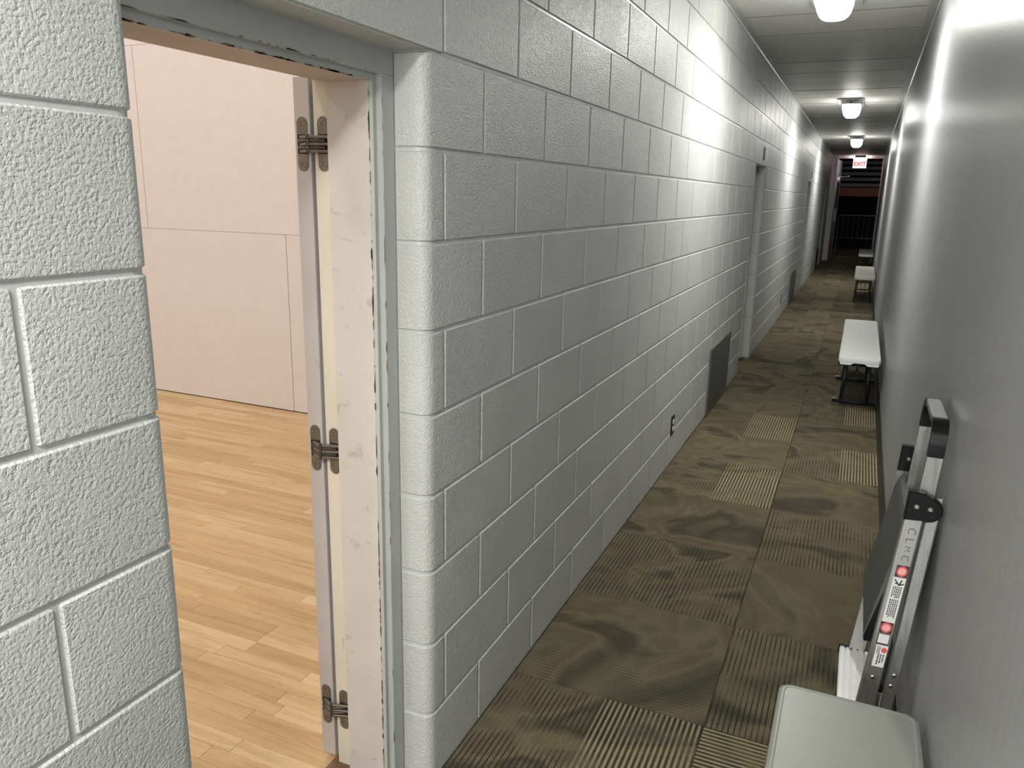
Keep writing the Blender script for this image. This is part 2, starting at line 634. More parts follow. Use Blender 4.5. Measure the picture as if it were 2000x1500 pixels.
# ------------------------------------------------------------------ left wall
wl = MB()
edges = [YB]
for a, c in DOORS:
    edges += [a - 0.004, c + 0.004]
edges.append(YE + 0.12)
for i in range(0, len(edges), 2):
    ya_, yb_ = edges[i], edges[i + 1]
    R3 = 0.031
    pr_ = [(-WT, ya_)]
    if i > 0:
        pr_ += [(-0.0042 - R3 + R3 * math.sin(PI / 2 * q / 6), ya_ + R3 - R3 * math.cos(PI / 2 * q / 6)) for q in range(7)]
    else:
        pr_.append((-0.0042, ya_))
    if i < len(edges) - 2:
        pr_ += [(-0.0042 - R3 + R3 * math.cos(PI / 2 * q / 6), yb_ - R3 + R3 * math.sin(PI / 2 * q / 6)) for q in range(7)]
    else:
        pr_.append((-0.0042, yb_))
    pr_.append((-WT, yb_))
    wl.prism(pr_, 'z', -0.02, HEAD + 0.004)
wl.box(-WT, -0.0042, YB, YE + 0.12, HEAD + 0.004, ZC + 0.1)
wall_left = tag(link('wall_left', wl.mesh('wall_left', MORTAR, True)), kind='structure')


def block_poly(y0, y1, b0, b1, ins=0.0, r=0.03, c=0.0028):
    """plan outline of one block, front face at x = 0; b0/b1 rounded corner with a return at that end"""
    pts = []
    f = -ins
    a, e = y0 + ins, y1 - ins
    back0 = -0.080 if b0 else -0.02
    back1 = -0.080 if b1 else -0.02
    pts.append((back0, a))
    if b0:
        for k in range(6):
            t = PI / 2 * k / 5
            pts.append((f - r + r * math.sin(t), a + r - r * math.cos(t)))
    else:
        pts += [(f - c, a), (f, a + c)]
    if b1:
        for k in range(6):
            t = PI / 2 * k / 5
            pts.append((f - r + r * math.cos(t), e - r + r * math.sin(t)))
    else:
        pts += [(f, e - c), (f - c, e)]
    pts.append((back1, e))
    if b0 and not b1:
        pts += [(-0.02, e - 0.001), (-0.02, y0 + 0.08), (-0.080, y0 + 0.08)][1:]
    if b1 and not b0:
        pts += [(-0.080, y1 - 0.08), (-0.02, y1 - 0.08)]
    return pts


def block_mb(y0, y1, z0, z1, b0, b1):
    c = 0.0028
    full = block_poly(y0, y1, b0, b1)
    small = block_poly(y0, y1, b0, b1, c)
    mb = MB()
    mb.loft([[(x, y, z0) for x, y in small], [(x, y, z0 + c) for x, y in full],
             [(x, y, z1 - c) for x, y in full], [(x, y, z1) for x, y in small]])
    return mb


def project(p):
    v = cam_inv @ Vector(p)
    if v.z > -0.02:
        return None
    return (1000 + 1503.93 * v.x / -v.z, 750 - 1503.93 * v.y / -v.z, -v.z)


cam_inv = (Matrix.Translation(cam.location) @ cam.rotation_euler.to_matrix().to_4x4()).inverted()
blocks = []
for r in range(13):
    off = BL / 2 if r % 2 == 0 else 0.0
    z0, z1 = r * BH + J / 2, (r + 1) * BH - J / 2
    if r == 12:
        z1 = ZC + 0.05
    holes = list(DOORS) if r < 9 else []
    lint = [(a - 0.18, c + 0.078) for a, c in DOORS] if r == 9 else []
    k0 = int((YB - off) / BL) - 1
    spans = []
    y = k0 * BL + off
    while y < YE + 0.1:
        spans.append([max(y, YB), min(y + BL, YE + 0.1)])
        y += BL
    out = []
    for s0, s1 in spans:
        segs = [(s0, s1, False, False)]
        for a, c in holes + lint:
            ns = []
            for q0, q1, f0, f1 in segs:
                if q1 <= a or q0 >= c:
                    ns.append((q0, q1, f0, f1))
                    continue
                if q0 < a:
                    ns.append((q0, a, f0, (a, c) in holes))
                if q1 > c:
                    ns.append((c, q1, (a, c) in holes, f1))
            segs = ns
        out += segs
    # merge slivers beside the openings into their neighbour
    merged = []
    for s in out:
        if s[1] - s[0] < 0.06:
            if s[3] and merged and abs(merged[-1][1] - s[0]) < 1e-4:
                p = merged.pop()
                merged.append((p[0], s[1], p[2], True))
                continue
            merged.append(s)
            continue
        if merged and merged[-1][2] and merged[-1][1] - merged[-1][0] < 0.06 and abs(merged[-1][1] - s[0]) < 1e-4:
            p = merged.pop()
            merged.append((p[0], s[1], True, s[3]))
            continue
        merged.append(s)
    for s0, s1, f0, f1 in merged:
        if s1 - s0 < 0.02:
            continue
        j0 = 0 if f0 else J / 2
        j1 = 0 if f1 else J / 2
        blocks.append((s0 + j0, s1 - j1, z0, z1, f0, f1, 'concrete_block'))
    for a, c in lint:
        blocks.append((a + J / 2, c - J / 2, z0 - 0.004, z1, False, False, 'lintel'))


def seen_area(bk):
    ps = [project((0, y, z)) for y in (bk[0], bk[1]) for z in (bk[2], bk[3])]
    if any(p is None for p in ps):
        return 0
    xs = [min(max(p[0], 0), 2000) for p in ps]
    ys = [min(max(p[1], 0), 1500) for p in ps]
    return (max(xs) - min(xs)) * (max(ys) - min(ys))


blocks.sort(key=seen_area, reverse=True)
cache = {}
rest = MB()
for i, bk in enumerate(blocks):
    y0, y1, z0, z1, f0, f1, nm = bk
    if i < 296:
        key = (round(y1 - y0, 4), round(z1 - z0, 4), f0, f1)
        if key not in cache:
            cache[key] = block_mb(0, y1 - y0, 0, z1 - z0, f0, f1).mesh(nm, BLOCK, True)
        link(nm, cache[key], wall_left, (0, y0, z0))
    else:
        t = block_mb(y0, y1, z0, z1, f0, f1)
        rest.add(t.v, t.f)
ro = link('concrete_blocks', rest.mesh('concrete_blocks', BLOCK, True), wall_left)
ro['kind'] = 'stuff'
# painted soffit under the nearest lintel
sb = MB()
for a, c in DOORS:
    sb.box(-0.082, -0.004, a, c, HEAD - 0.002, HEAD + 0.006)
part('lintel_soffit', sb, BLOCK, wall_left, False)

# ------------------------------------------------------------------ right wall, baseboard
rw = MB()
rw.loft([[(WX(YB), YB, -0.02), (WX(YB) + 0.12, YB, -0.02), (WX(YB) + 0.12, YB, ZC + 0.1), (WX(YB), YB, ZC + 0.1)],
         [(WX(YE), YE + 0.12, -0.02), (WX(YE) + 0.12, YE + 0.12, -0.02), (WX(YE) + 0.12, YE + 0.12, ZC + 0.1), (WX(YE), YE + 0.12, ZC + 0.1)]])
tag(link('wall_right', rw.mesh('wall_right', RWALL)), kind='structure')
bbm = MB()


def bsec(y):
    x = WX(y)
    return [(x, y, 0), (x - 0.018, y, 0), (x - 0.013, y, 0.006), (x - 0.0065, y, 0.02), (x - 0.005, y, 0.092), (x - 0.003, y, 0.1), (x, y, 0.1)]


bbm.loft([bsec(YB), bsec(YE)])
tag(link('baseboard_right', bbm.mesh('baseboard_right', RUBBER, True)), kind='structure')

# ------------------------------------------------------------------ corridor floor with carpet tiles
fl_mb = MB().box(-WT, WX(YE) + 0.1, YB, 30.0, -0.06, -0.007)
floor = tag(link('floor', fl_mb.mesh('floor', DARK)), kind='structure')
T = 0.6096
PALE = {(0, -1): 1, (0, 3): 1, (0, 5): 1, (1, 4): 1, (0, 1): 0, (1, 0): 0, (1, 2): 0}
rt = random.Random(3)
for k in range(-11, 47):
    for cidx in (0, 1):
        y0 = 0.4735 + k * T
        y1 = y0 + T
        x0, x1 = (0.0104, 0.62) if cidx == 0 else (0.62, 0.62 + T)
        cx0 = 0.0 if cidx == 0 else x0
        cx1 = x1 if cidx == 0 else (WX((y0 + y1) / 2) if y0 < YE else 1.9)
        along_x = (k % 2 == 0) == (cidx == 0)
        g, zc = 0.0006, 0.0012
        vs = []
        for z, ii in ((-0.006, 0), (-zc, 0), (0, zc)):
            for X, Y in ((cx0 + g + ii, y0 + g + ii), (cx1 - g - ii, y0 + g + ii), (cx1 - g - ii, y1 - g - ii), (cx0 + g + ii, y1 - g - ii)):
                vs.append((X, Y, z))
        mb = MB().add(vs, [(8, 9, 10, 11)] + [(q * 4 + i, q * 4 + (i + 1) % 4, q * 4 + 4 + (i + 1) % 4, q * 4 + 4 + i) for q in (0, 1) for i in range(4)])
        me = mb.mesh('carpet_tile', CARPET, False, (0, 0, 0), False)
        if along_x:
            flag = -1.0 if rt.random() < 0.72 else 0.0
            if k > 5 and rt.random() < 0.15:
                flag = 1.0
            if (cidx, k) == (1, -1):
                flag = 1.0
        else:
            flag = float(PALE.get((cidx, k), 1 if rt.random() < 0.45 else 0))
        seed = rt.random()
        ul = me.uv_layers.new(name='tile')
        ui = me.uv_layers.new(name='info')
        for lp in me.loops:
            v = me.vertices[lp.vertex_index].co
            u, w = (v.y - y0, v.x - x0) if along_x else (v.x - x0, v.y - y0)
            ul.data[lp.index].uv = (u, w)
            ui.data[lp.index].uv = (flag, seed)
        o = link('carpet_tile', me, floor)

# ------------------------------------------------------------------ corridor ceiling
cb_ = MB().box(-0.02, WX(YE) + 0.05, YB, YE + 0.12, ZC + 0.012, ZC + 0.1)
ceiling = tag(link('ceiling', cb_.mesh('ceiling', SEAM)), kind='structure')
pm = {}
k = -18
while True:
    y0 = 5.075 + k * T
    k += 1
    y1 = y0 + T
    if y0 > YE - 0.05:
        break
    y1 = min(y1, YE)
    key = round(y1 - y0, 3)
    if key not in pm:
        pl = rrect(0.048, 1.092, 0.0035, y1 - y0 - 0.0035, 0.001, 1)
        ms_ = MB()
        c = 0.004
        ms_.loft([rrect(0.048 + c, 1.092 - c, 0.0035 + c, y1 - y0 - 0.0035 - c, 0.001, 1) and [(x, y, 0.0) for x, y in rrect(0.048 + c, 1.092 - c, 0.0035 + c, y1 - y0 - 0.0035 - c, 0.001, 1)],
                  [(x, y, 0.003) for x, y in pl], [(x, y, 0.012) for x, y in pl]])
        me = ms_.mesh('ceiling_panel', CEIL)
        me.materials.append(SEAM)
        for pg in me.polygons:
            if abs(pg.normal.z) < 0.9 and abs(pg.normal.y) > 0.3:
                pg.material_index = 1
        pm[key] = me
    o = link('ceiling_panel', pm[key], ceiling, (0.0, y0, ZC + rng.uniform(-0.001, 0.001)))
    o.rotation_euler.x = rng.uniform(-0.004, 0.004)
t1 = MB().loft([[(0, YB, ZC + 0.012), (0, YB, ZC - 0.012), (0.006, YB, ZC - 0.012), (0.012, YB, ZC - 0.003), (0.05, YB, ZC - 0.003), (0.05, YB, ZC + 0.012)],
                [(0, YE, ZC + 0.012), (0, YE, ZC - 0.012), (0.006, YE, ZC - 0.012), (0.012, YE, ZC - 0.003), (0.05, YE, ZC - 0.003), (0.05, YE, ZC + 0.012)]])
tag(link('trim_1', t1.mesh('trim_1', TRIMW)), kind='structure')
t2 = MB().loft([[(WX(y), y, ZC + 0.012), (WX(y), y, ZC - 0.012), (WX(y) - 0.006, y, ZC - 0.012), (WX(y) - 0.012, y, ZC - 0.003), (1.088, y, ZC - 0.003), (1.088, y, ZC + 0.012)] for y in (YB, YE)])
tag(link('trim_2', t2.mesh('trim_2', TRIMW)), kind='structure')
# wall behind the viewpoint
tag(link('wall_back', MB().box(-0.1, 1.3, YB - 0.1, YB, -0.02, ZC + 0.1).mesh('wall_back', MORTAR)), kind='structure')

# ------------------------------------------------------------------ near doorway: frame
A0, A1 = DOORS[0]
fr_ = empty('door_frame', (0, 0, 0))
fr_['kind'] = 'structure'
XC, XS, XR, XB = -0.082, -0.096, -0.215, -0.262


def jamb_side(sgn, ye, root, z0=0.0):
    """sgn +1: jamb at the far side of the opening (wall towards +y of ye)"""
    def Y(d):
        return ye - sgn * d
    a = MB().prism([(XC, Y(-0.03)), (XC, Y(0.045)), (XC - 0.002, Y(0.047)), (XS, Y(0.047)), (XS, Y(-0.03))], 'z', z0, HEAD - 0.054)
    part('casing', a, CASING, root, False)
    a = MB().prism([(XS, Y(-0.03)), (XS, Y(0.060)), (XS - 0.008, Y(0.062)), (XS - 0.008, Y(-0.03))], 'z', z0, HEAD - 0.054)
    part('stop_bead', a, CASING, root, False)
    a = MB().prism([(XS - 0.008, Y(-0.03)), (XS - 0.008, Y(0.061)), (XS - 0.010, Y(0.063)), (XR + 0.001, Y(0.063)), (XR, Y(0.062)), (XR, Y(-0.03))], 'z', z0, HEAD - 0.068)
    part('jamb_board', a, JAMB, root, False)
    a = MB().prism([(XR, Y(-0.03)), (XR, Y(0.047)), (XB, Y(0.047)), (XB, Y(-0.03))], 'z', z0, HEAD - 0.054)
    part('rebate_strip', a, CREAM, root, False)


jamb_side(1, A1, fr_)
jamb_side(-1, A0, fr_)
hd = MB().prism([(XC, HEAD), (XC, HEAD - 0.052), (XC - 0.002, HEAD - 0.054), (XS, HEAD - 0.054), (XS, HEAD)], 'y', A0, A1)
part('head_casing', hd, CASING, fr_, False)
hd = MB().prism([(XS, HEAD), (XS, HEAD - 0.067), (XS - 0.002, HEAD - 0.069), (XS - 0.010, HEAD - 0.069), (XS - 0.010, HEAD)], 'y', A0 + 0.0605, A1 - 0.0605)
part('head_stop_bead', hd, CASING, fr_, False)
hd = MB().prism([(XS - 0.010, HEAD), (XS - 0.010, HEAD - 0.068), (XR, HEAD - 0.068), (XR, HEAD)], 'y', A0 + 0.045, A1 - 0.045)
part('head_board', hd, SOFFIT, fr_, False)
hd = MB().prism([(XR, HEAD), (XR, HEAD - 0.054), (XB, HEAD - 0.054), (XB, HEAD)], 'y', A0 + 0.0, A1 - 0.0)
part('head_rebate', hd, SOFFIT, fr_, False)


def chips(p0, p1, du, dv, wmax, n, seed, name='paint_chips'):
    """irregular bare-wood flakes that follow an edge p0-p1, on the two faces du and dv"""
    r = random.Random(seed)
    mb = MB()
    p0, p1 = Vector(p0), Vector(p1)
    du, dv = Vector(du), Vector(dv)
    for _ in range(n):
        t = r.random()
        ln = r.uniform(0.004, 0.03) * (0.6 + r.random())
        d = (p1 - p0).normalized()
        c = p0.lerp(p1, t)
        w = wmax * r.uniform(0.25, 1.0)
        for dd, oth in ((du, dv), (dv, du)):
            k = 7
            top = []
            for i in range(k + 1):
                s = i / k
                ww = w * math.sin(PI * s) ** 0.6 * r.uniform(0.6, 1.1)
                top.append(c + d * (ln * (s - 0.5)) + dd * ww - oth * 0.0004)
            bot = [c + d * (ln * (i / k - 0.5)) - oth * 0.0004 for i in range(k, -1, -1)]
            n_ = len(top) + len(bot)
            mb.add(top + bot, [tuple(range(n_))])
    return part(name, mb, CHIP, fr_, False, kind='stuff')


chips((XS - 0.0085, A1 - 0.0632, 0.0), (XS - 0.0085, A1 - 0.0632, HEAD - 0.07), (-1, 0, 0), (0, 1, 0), 0.0035, 95, 5)
chips((XC + 0.0004, A1 - 0.047, 0.0), (XC + 0.0004, A1 - 0.047, HEAD - 0.055), (-1, 0, 0), (0, 1, 0), 0.002, 22, 6)
chips((XS + 0.0004, A0 + 0.05, HEAD - 0.0692), (XS + 0.0004, A1 - 0.09, HEAD - 0.0692), (0, 0, 1), (-1, 0, 0), 0.0045, 46, 8)
chips((XC + 0.0004, A0 + 0.05, HEAD - 0.054), (XC + 0.0004, A1 - 0.09, HEAD - 0.054), (0, 0, 1), (-1, 0, 0), 0.003, 20, 9)
# threshold
th = MB().prism([(-0.285, 0.0), (-0.285, 0.006), (-0.27, 0.012), (-0.02, 0.012), (0.0, 0.001), (0.0, 0.0)], 'y', A0 + 0.001, A1 - 0.001)
tag(link('trim_3', th.mesh('trim_3', SILL)), kind='structure')

# ------------------------------------------------------------------ near doorway: open leaf on concealed hinges
d1 = empty('door_1', (-0.294, A1, 0.0))
d1['kind'] = 'structure'
LX0, LX1, LY = -0.3165, -0.2730, A1 - 0.047
lf = MB()
c = 0.0015
lf.loft([rr_ for rr_ in [[(x, y, z) for x, y in ((LX0 + c, LY), (LX1 - c, LY), (LX1, LY + c), (LX1, LY + 0.74), (LX0, LY + 0.74), (LX0, LY + c))] for z in (0.028, 1.777)]])
part('door_leaf', lf, LEAF, d1, False, 'lilac grey painted door leaf seen edge on')


def stadium(cx, cz, w, h, n=8):
    r = w / 2
    out = []
    for k in range(n + 1):
        a = PI * k / n
        out.append((cx + r * math.cos(a), cz + h / 2 - r + r * math.sin(a)))
    for k in range(n + 1):
        a = PI + PI * k / n
        out.append((cx + r * math.cos(a), cz - h / 2 + r + r * math.sin(a)))
    return out


for hz in (1.634, 0.913, 0.184):
    hg = empty('hinge', (0, 0, 0))
    hg.parent = d1
    hg.location = (0.0, -0.047, hz)
    XA, XD = -0.2945, -0.2375      # centres of the plate in the leaf and in the frame
    for cx in (XA, XD):
        w = 0.029
        for s in (1, -1):
            # lobe: half stadium
            pl = []
            zc_ = hz + s * (0.059 - w / 2)
            for q in range(9):
                a = PI * q / 8
                pl.append((cx + w / 2 * math.cos(a), zc_ + s * w / 2 * math.sin(a)))
            pl += [(cx - w / 2, hz + s * 0.021), (cx + w / 2, hz + s * 0.021)]
            mb = MB().prism(pl, 'y', LY - 0.0016, LY + 0.004)
            part('hinge_plate', mb, BRONZE, hg, False)
            for dx, dz in ((-0.007, 0.004), (0.007, 0.002)):
                sc = MB()
                cc_ = [(cx + dx + 0.0035 * math.cos(2 * PI * q / 12), hz + s * (0.047 - dz) + 0.0035 * math.sin(2 * PI * q / 12)) for q in range(12)]
                ci_ = [(cx + dx + 0.0014 * math.cos(2 * PI * q / 6), hz + s * (0.047 - dz) + 0.0014 * math.sin(2 * PI * q / 6)) for q in range(6)]
                sc.prism(cc_, 'y', LY - 0.0024, LY - 0.0012)
                ck = MB().prism([(cx + dx + 0.0046 * math.cos(2 * PI * q / 12), hz + s * (0.047 - dz) + 0.0046 * math.sin(2 * PI * q / 12)) for q in range(12)], 'y', LY - 0.0019, LY - 0.0010)
                part('countersink', ck, DARK, hg, False)
                part('screw', sc, BRASSY, hg, False)
                sk = MB().prism(ci_, 'y', LY - 0.0027, LY - 0.002)
                part('screw_socket', sk, DARK, hg, False)
        cav = MB().box(cx - w / 2, cx + w / 2, LY - 0.0008, LY + 0.004, hz - 0.0215, hz + 0.0215)
        part('hinge_cavity', cav, DARK, hg, False)
    # interleaved arms that cross over from leaf to frame
    za = hz - 0.019
    nA = 5
    hA = 0.0076
    for i in range(nA):
        z0_ = za + i * hA
        z1_ = z0_ + hA * 0.86
        mid = (XA + XD) / 2
        if i % 2 == 0:
            a_, m_, b_ = (XA - 0.004, LY - 0.001), (mid - 0.003, LY - 0.016), (XD + 0.014, LY - 0.002)
        else:
            a_, m_, b_ = (XA - 0.009, LY - 0.002), (mid + 0.003, LY - 0.016), (XD + 0.005, LY - 0.001)
        mb = MB()
        for p_, q_ in ((a_, m_), (m_, b_)):
            mb.bar((p_[0], p_[1], (z0_ + z1_) / 2), (q_[0], q_[1], (z0_ + z1_) / 2), 0.008, z1_ - z0_, (0, 0, 1), 0.0012)
        part('hinge_arm', mb, BRONZE_D if i % 2 else BRONZE, hg, False)
    pin = MB()
    pin.prism([((XA + XD) / 2 + 0.0032 * math.cos(2 * PI * q / 10), LY - 0.0175 + 0.0032 * math.sin(2 * PI * q / 10)) for q in range(10)], 'z', hz - 0.0195, hz + 0.0195)
    part('hinge_pin', pin, BRONZE_D, hg, False)

# ------------------------------------------------------------------ farther doorways with closed doors
for di, (a, c) in enumerate(DOORS[1:]):
    e = empty('door_%d' % (di + 2), (0, a, 0))
    e['kind'] = 'structure'
    mb = MB().box(-0.150, -0.106, a + 0.02, c - 0.02, 0.006, HEAD - 0.04)
    part('door_leaf', mb, DOORW, e, False)
    for y0_, y1_ in ((a - 0.002, a + 0.045), (c - 0.045, c + 0.002)):
        part('casing', MB().box(-0.106, -0.082, y0_, y1_, 0, HEAD + 0.002), DOORW, e, False)
    part('carpet_strip', MB().box(-0.106, 0.0006, a, c, -0.006, -0.0002), CARPET, e, False)
    part('head_casing', MB().box(-0.106, -0.082, a, c, HEAD - 0.05, HEAD + 0.002), DOORW, e, False)
    mb = MB()
    mb.tube([(-0.106, c - 0.1, 0.95), (-0.094, c - 0.1, 0.95)], 0.016, 12)
    part('pull_ring', mb, STEEL, e)

# small black number plaques over the far doorways, edges toward us
for di, (yy, zz) in enumerate(((5.93, 1.93), (12.72, 1.94), (18.6, 1.94))):
    mb = MB().prism(rrect(yy - 0.045, yy + 0.045, zz - 0.055, zz + 0.055, 0.006), 'x', 0.0, 0.006)
    r_ = empty('number_plaque', (0.0, yy, zz))
    tag(r_, ['small black plaque over the nearer closed doorway', 'small black plaque over the middle closed doorway', 'small black plaque over the farthest closed doorway'][di], 'sign', 'door plaques')
    part('plate', mb, RUBBER, r_, False)
    for s in (-1, 1):
        mb = MB().prism([(yy + 0.003 * math.cos(t * PI / 4), zz + s * 0.046 + 0.003 * math.sin(t * PI / 4)) for t in range(8)], 'x', 0.006, 0.0075)
        part('screw', mb, STEEL, r_, False)

# ------------------------------------------------------------------ racquet court beyond the doorway
CX0, CY0, CY1, CZ = -6.4, -9.6, 2.60, 5.6
cf = tag(link('floor_court', MB().box(CX0, -WT, CY0, CY1, -0.06, -0.012).mesh('floor_court', SILL)), kind='structure')
BWD = 0.0568
row_y = 0.1265 + 0.0003
rb = random.Random(11)
lens_ = (0.36, 0.5, 0.66, 0.82, 1.0, 1.22)


def board(x0, x1, y0, y1, z=0.0):
    g, c = 0.0003, 0.0009
    mb = MB()
    rr = []
    for zz, i in ((-0.012, 0), (z - c, 0), (z, c)):
        rr.append([(x0 + g + i, y0 + g + i, zz), (x1 - g - i, y0 + g + i, zz), (x1 - g - i, y1 - g - i, zz), (x0 + g + i, y1 - g - i, zz)])
    vs = [p for r in rr for p in r]
    mb.add(vs, [(8, 9, 10, 11)] + [(q * 4 + i, q * 4 + (i + 1) % 4, q * 4 + 4 + (i + 1) % 4, q * 4 + 4 + i) for q in (0, 1) for i in range(4)])
    return mb


bcache = {}
brest = MB()
nparts = 0
k0 = int((CY0 - row_y) / BWD)
k1 = int((CY1 - row_y) / BWD) + 1
for k in range(k0, k1):
    y0 = row_y + k * BWD
    y1 = min(y0 + BWD, CY1)
    if y0 < CY0 or y1 - y0 < 0.004:
        continue
    x = -0.285 - 0 * rb.random()
    first = True
    while x > CX0:
        ln = rb.choice(lens_)
        if first:
            ln *= rb.uniform(0.3, 1)
            first = False
        xa = max(CX0, x - ln)
        vis = False
        if y0 > -0.4:
            for px_ in (xa, (xa + x) / 2, x):
                for py_ in (y0, y1):
                    p = project((px_, py_, 0))
                    if p and 290 < p[0] < 700 and 700 < p[1] < 1560:
                        # inside the doorway's view
                        lim = 316 + (p[1] - 763) * (378 - 316) / 737.0
                        if lim - 25 < p[0] < 690:
                            vis = True
        if vis and nparts < 290:
            nparts += 1
            link('floorboard', board(0, x - xa, 0, y1 - y0).mesh('floorboard', MAPLE, False), cf, (xa, y0, 0))
        else:
            t = board(xa, x, y0, y1)
            brest.add(t.v, t.f)
        x = xa
o = link('floorboards', brest.mesh('floorboards', MAPLE, False), cf)
o['kind'] = 'stuff'
# end wall of the court, faced with big panels
cw = tag(link('wall_court_end', MB().box(CX0 - 0.1, -WT, CY1 + 0.0105, CY1 + 0.12, -0.02, CZ).mesh('wall_court_end', SEAM)), kind='structure')
rows = [(0.006, 1.2365, -2.655), (1.2385, 2.489, -3.925), (2.491, 3.71, -2.655), (3.712, 4.93, -3.925), (4.932, 5.6, -2.655)]
for z0, z1, xs in rows:
    x = xs + 3 * 2.438
    while x > CX0:
        a, c2_ = max(x - 2.438, CX0), min(x, -WT)
        if c2_ > a + 0.01:
            g = 0.0026
            mb = MB().prism([(a + g, z0), (c2_ - g, z0), (c2_ - g, z1), (a + g, z1)], 'y', CY1 + 0.0105, CY1, 0.0)
            o = part('wall_panel', mb, COURTWALL, cw, False)
        x -= 2.438
tag(link('wall_court_far', MB().box(CX0 - 0.1, CX0, CY0, CY1 + 0.1, -0.02, CZ).mesh('wall_court_far', COURTWALL)), kind='structure')
tag(link('wall_court_back', MB().box(CX0 - 0.1, -WT, CY0 - 0.1, CY0, -0.02, CZ).mesh('wall_court_back', COURTWALL)), kind='structure')
sd = MB()
sd.box(-WT - 0.0, -WT + 0.05, CY0, CY1 + 0.1, ZC + 0.1, CZ)
sd.box(-WT, -WT + 0.05, CY0, YB, -0.02, ZC + 0.1)
tag(link('wall_court_near', sd.mesh('wall_court_near', COURTWALL)), kind='structure')
tag(link('ceiling_court', MB().box(CX0 - 0.1, -WT + 0.05, CY0 - 0.1, CY1 + 0.1, CZ, CZ + 0.1).mesh('ceiling_court', COURTWALL)), kind='structure')

# ------------------------------------------------------------------ wall grilles
VL = ['dark louvred air grille low on block wall, nearest of them', 'dark louvred air grille past the first closed doorway', 'dark louvred air grille farthest down the block wall']
for vi, (a, c) in enumerate(VENTS):
    z0, z1 = 0.012, 0.492
    e = empty('air_grille', (0, a, 0))
    tag(e, VL[vi], 'vent', 'low wall grilles')
    fm = MB()
    w = 0.03
    fm.box(0.0, 0.012, a, c, z0, z0 + w)
    fm.box(0.0, 0.012, a, c, z1 - w, z1)
    fm.box(0.0, 0.012, a, a + w, z0 + w, z1 - w)
    fm.box(0.0, 0.012, c - w, c, z0 + w, z1 - w)
    part('frame', fm, GRILLF, e, False)
    part('backing', MB().box(0.0, 0.002, a + w, c - w, z0 + w, z1 - w), DARK, e, False)
    ns = 20
    lm = MB()
    p = (z1 - z0 - 2 * w) / ns
    lm.add([(0.0025, a + w, p * 0.95), (0.012, a + w, p * 0.30), (0.012, a + w, p * 0.18), (0.0025, a + w, p * 0.8),
            (0.0025, c - w, p * 0.95), (0.012, c - w, p * 0.30), (0.012, c - w, p * 0.18), (0.0025, c - w, p * 0.8)],
           [(0, 1, 5, 4), (1, 2, 6, 5), (2, 3, 7, 6), (3, 0, 4, 7), (0, 3, 2, 1), (4, 5, 6, 7)])
    me = lm.mesh('louvre', GRILLE, False, (0, a, 0))
    for i in range(ns):
        link('louvre', me, e, (0, 0, z0 + w + i * p))
    for yy in (a + 0.1, (a + c) / 2, c - 0.1):
        for zz in (z0 + w / 2, z1 - w / 2):
            sm = MB().prism([(yy + 0.005 * math.cos(t * PI / 4), zz + 0.005 * math.sin(t * PI / 4)) for t in range(8)], 'x', 0.012, 0.0145)
            part('screw', sm, STEEL, e, False)

# ------------------------------------------------------------------ power outlets
OL = ['black power outlet with two pale sockets near the nearest grille', 'black power outlet low on wall past first closed doorway', 'black power outlet low on wall past second closed doorway']
for oi_, yy in enumerate((2.735, 9.25, 15.9)):
    zc_ = 0.243
    e = empty('power_outlet', (0, yy, zc_))
    tag(e, OL[oi_], 'outlet', 'wall outlets')
    part('cover_plate', MB().prism(rrect(yy - 0.036, yy + 0.036, zc_ - 0.058, zc_ + 0.058, 0.004), 'x', 0.0, 0.006, 0.0015), BLACKP, e, False)
    for s in (-1, 1):
        part('socket', MB().prism(rrect(yy - 0.017, yy + 0.017, zc_ + s * 0.020 - 0.0145, zc_ + s * 0.020 + 0.0145, 0.011, 4), 'x', 0.006, 0.0085), WHITEPL, e, False)

# ------------------------------------------------------------------ ceiling lamps
LX = 0.61


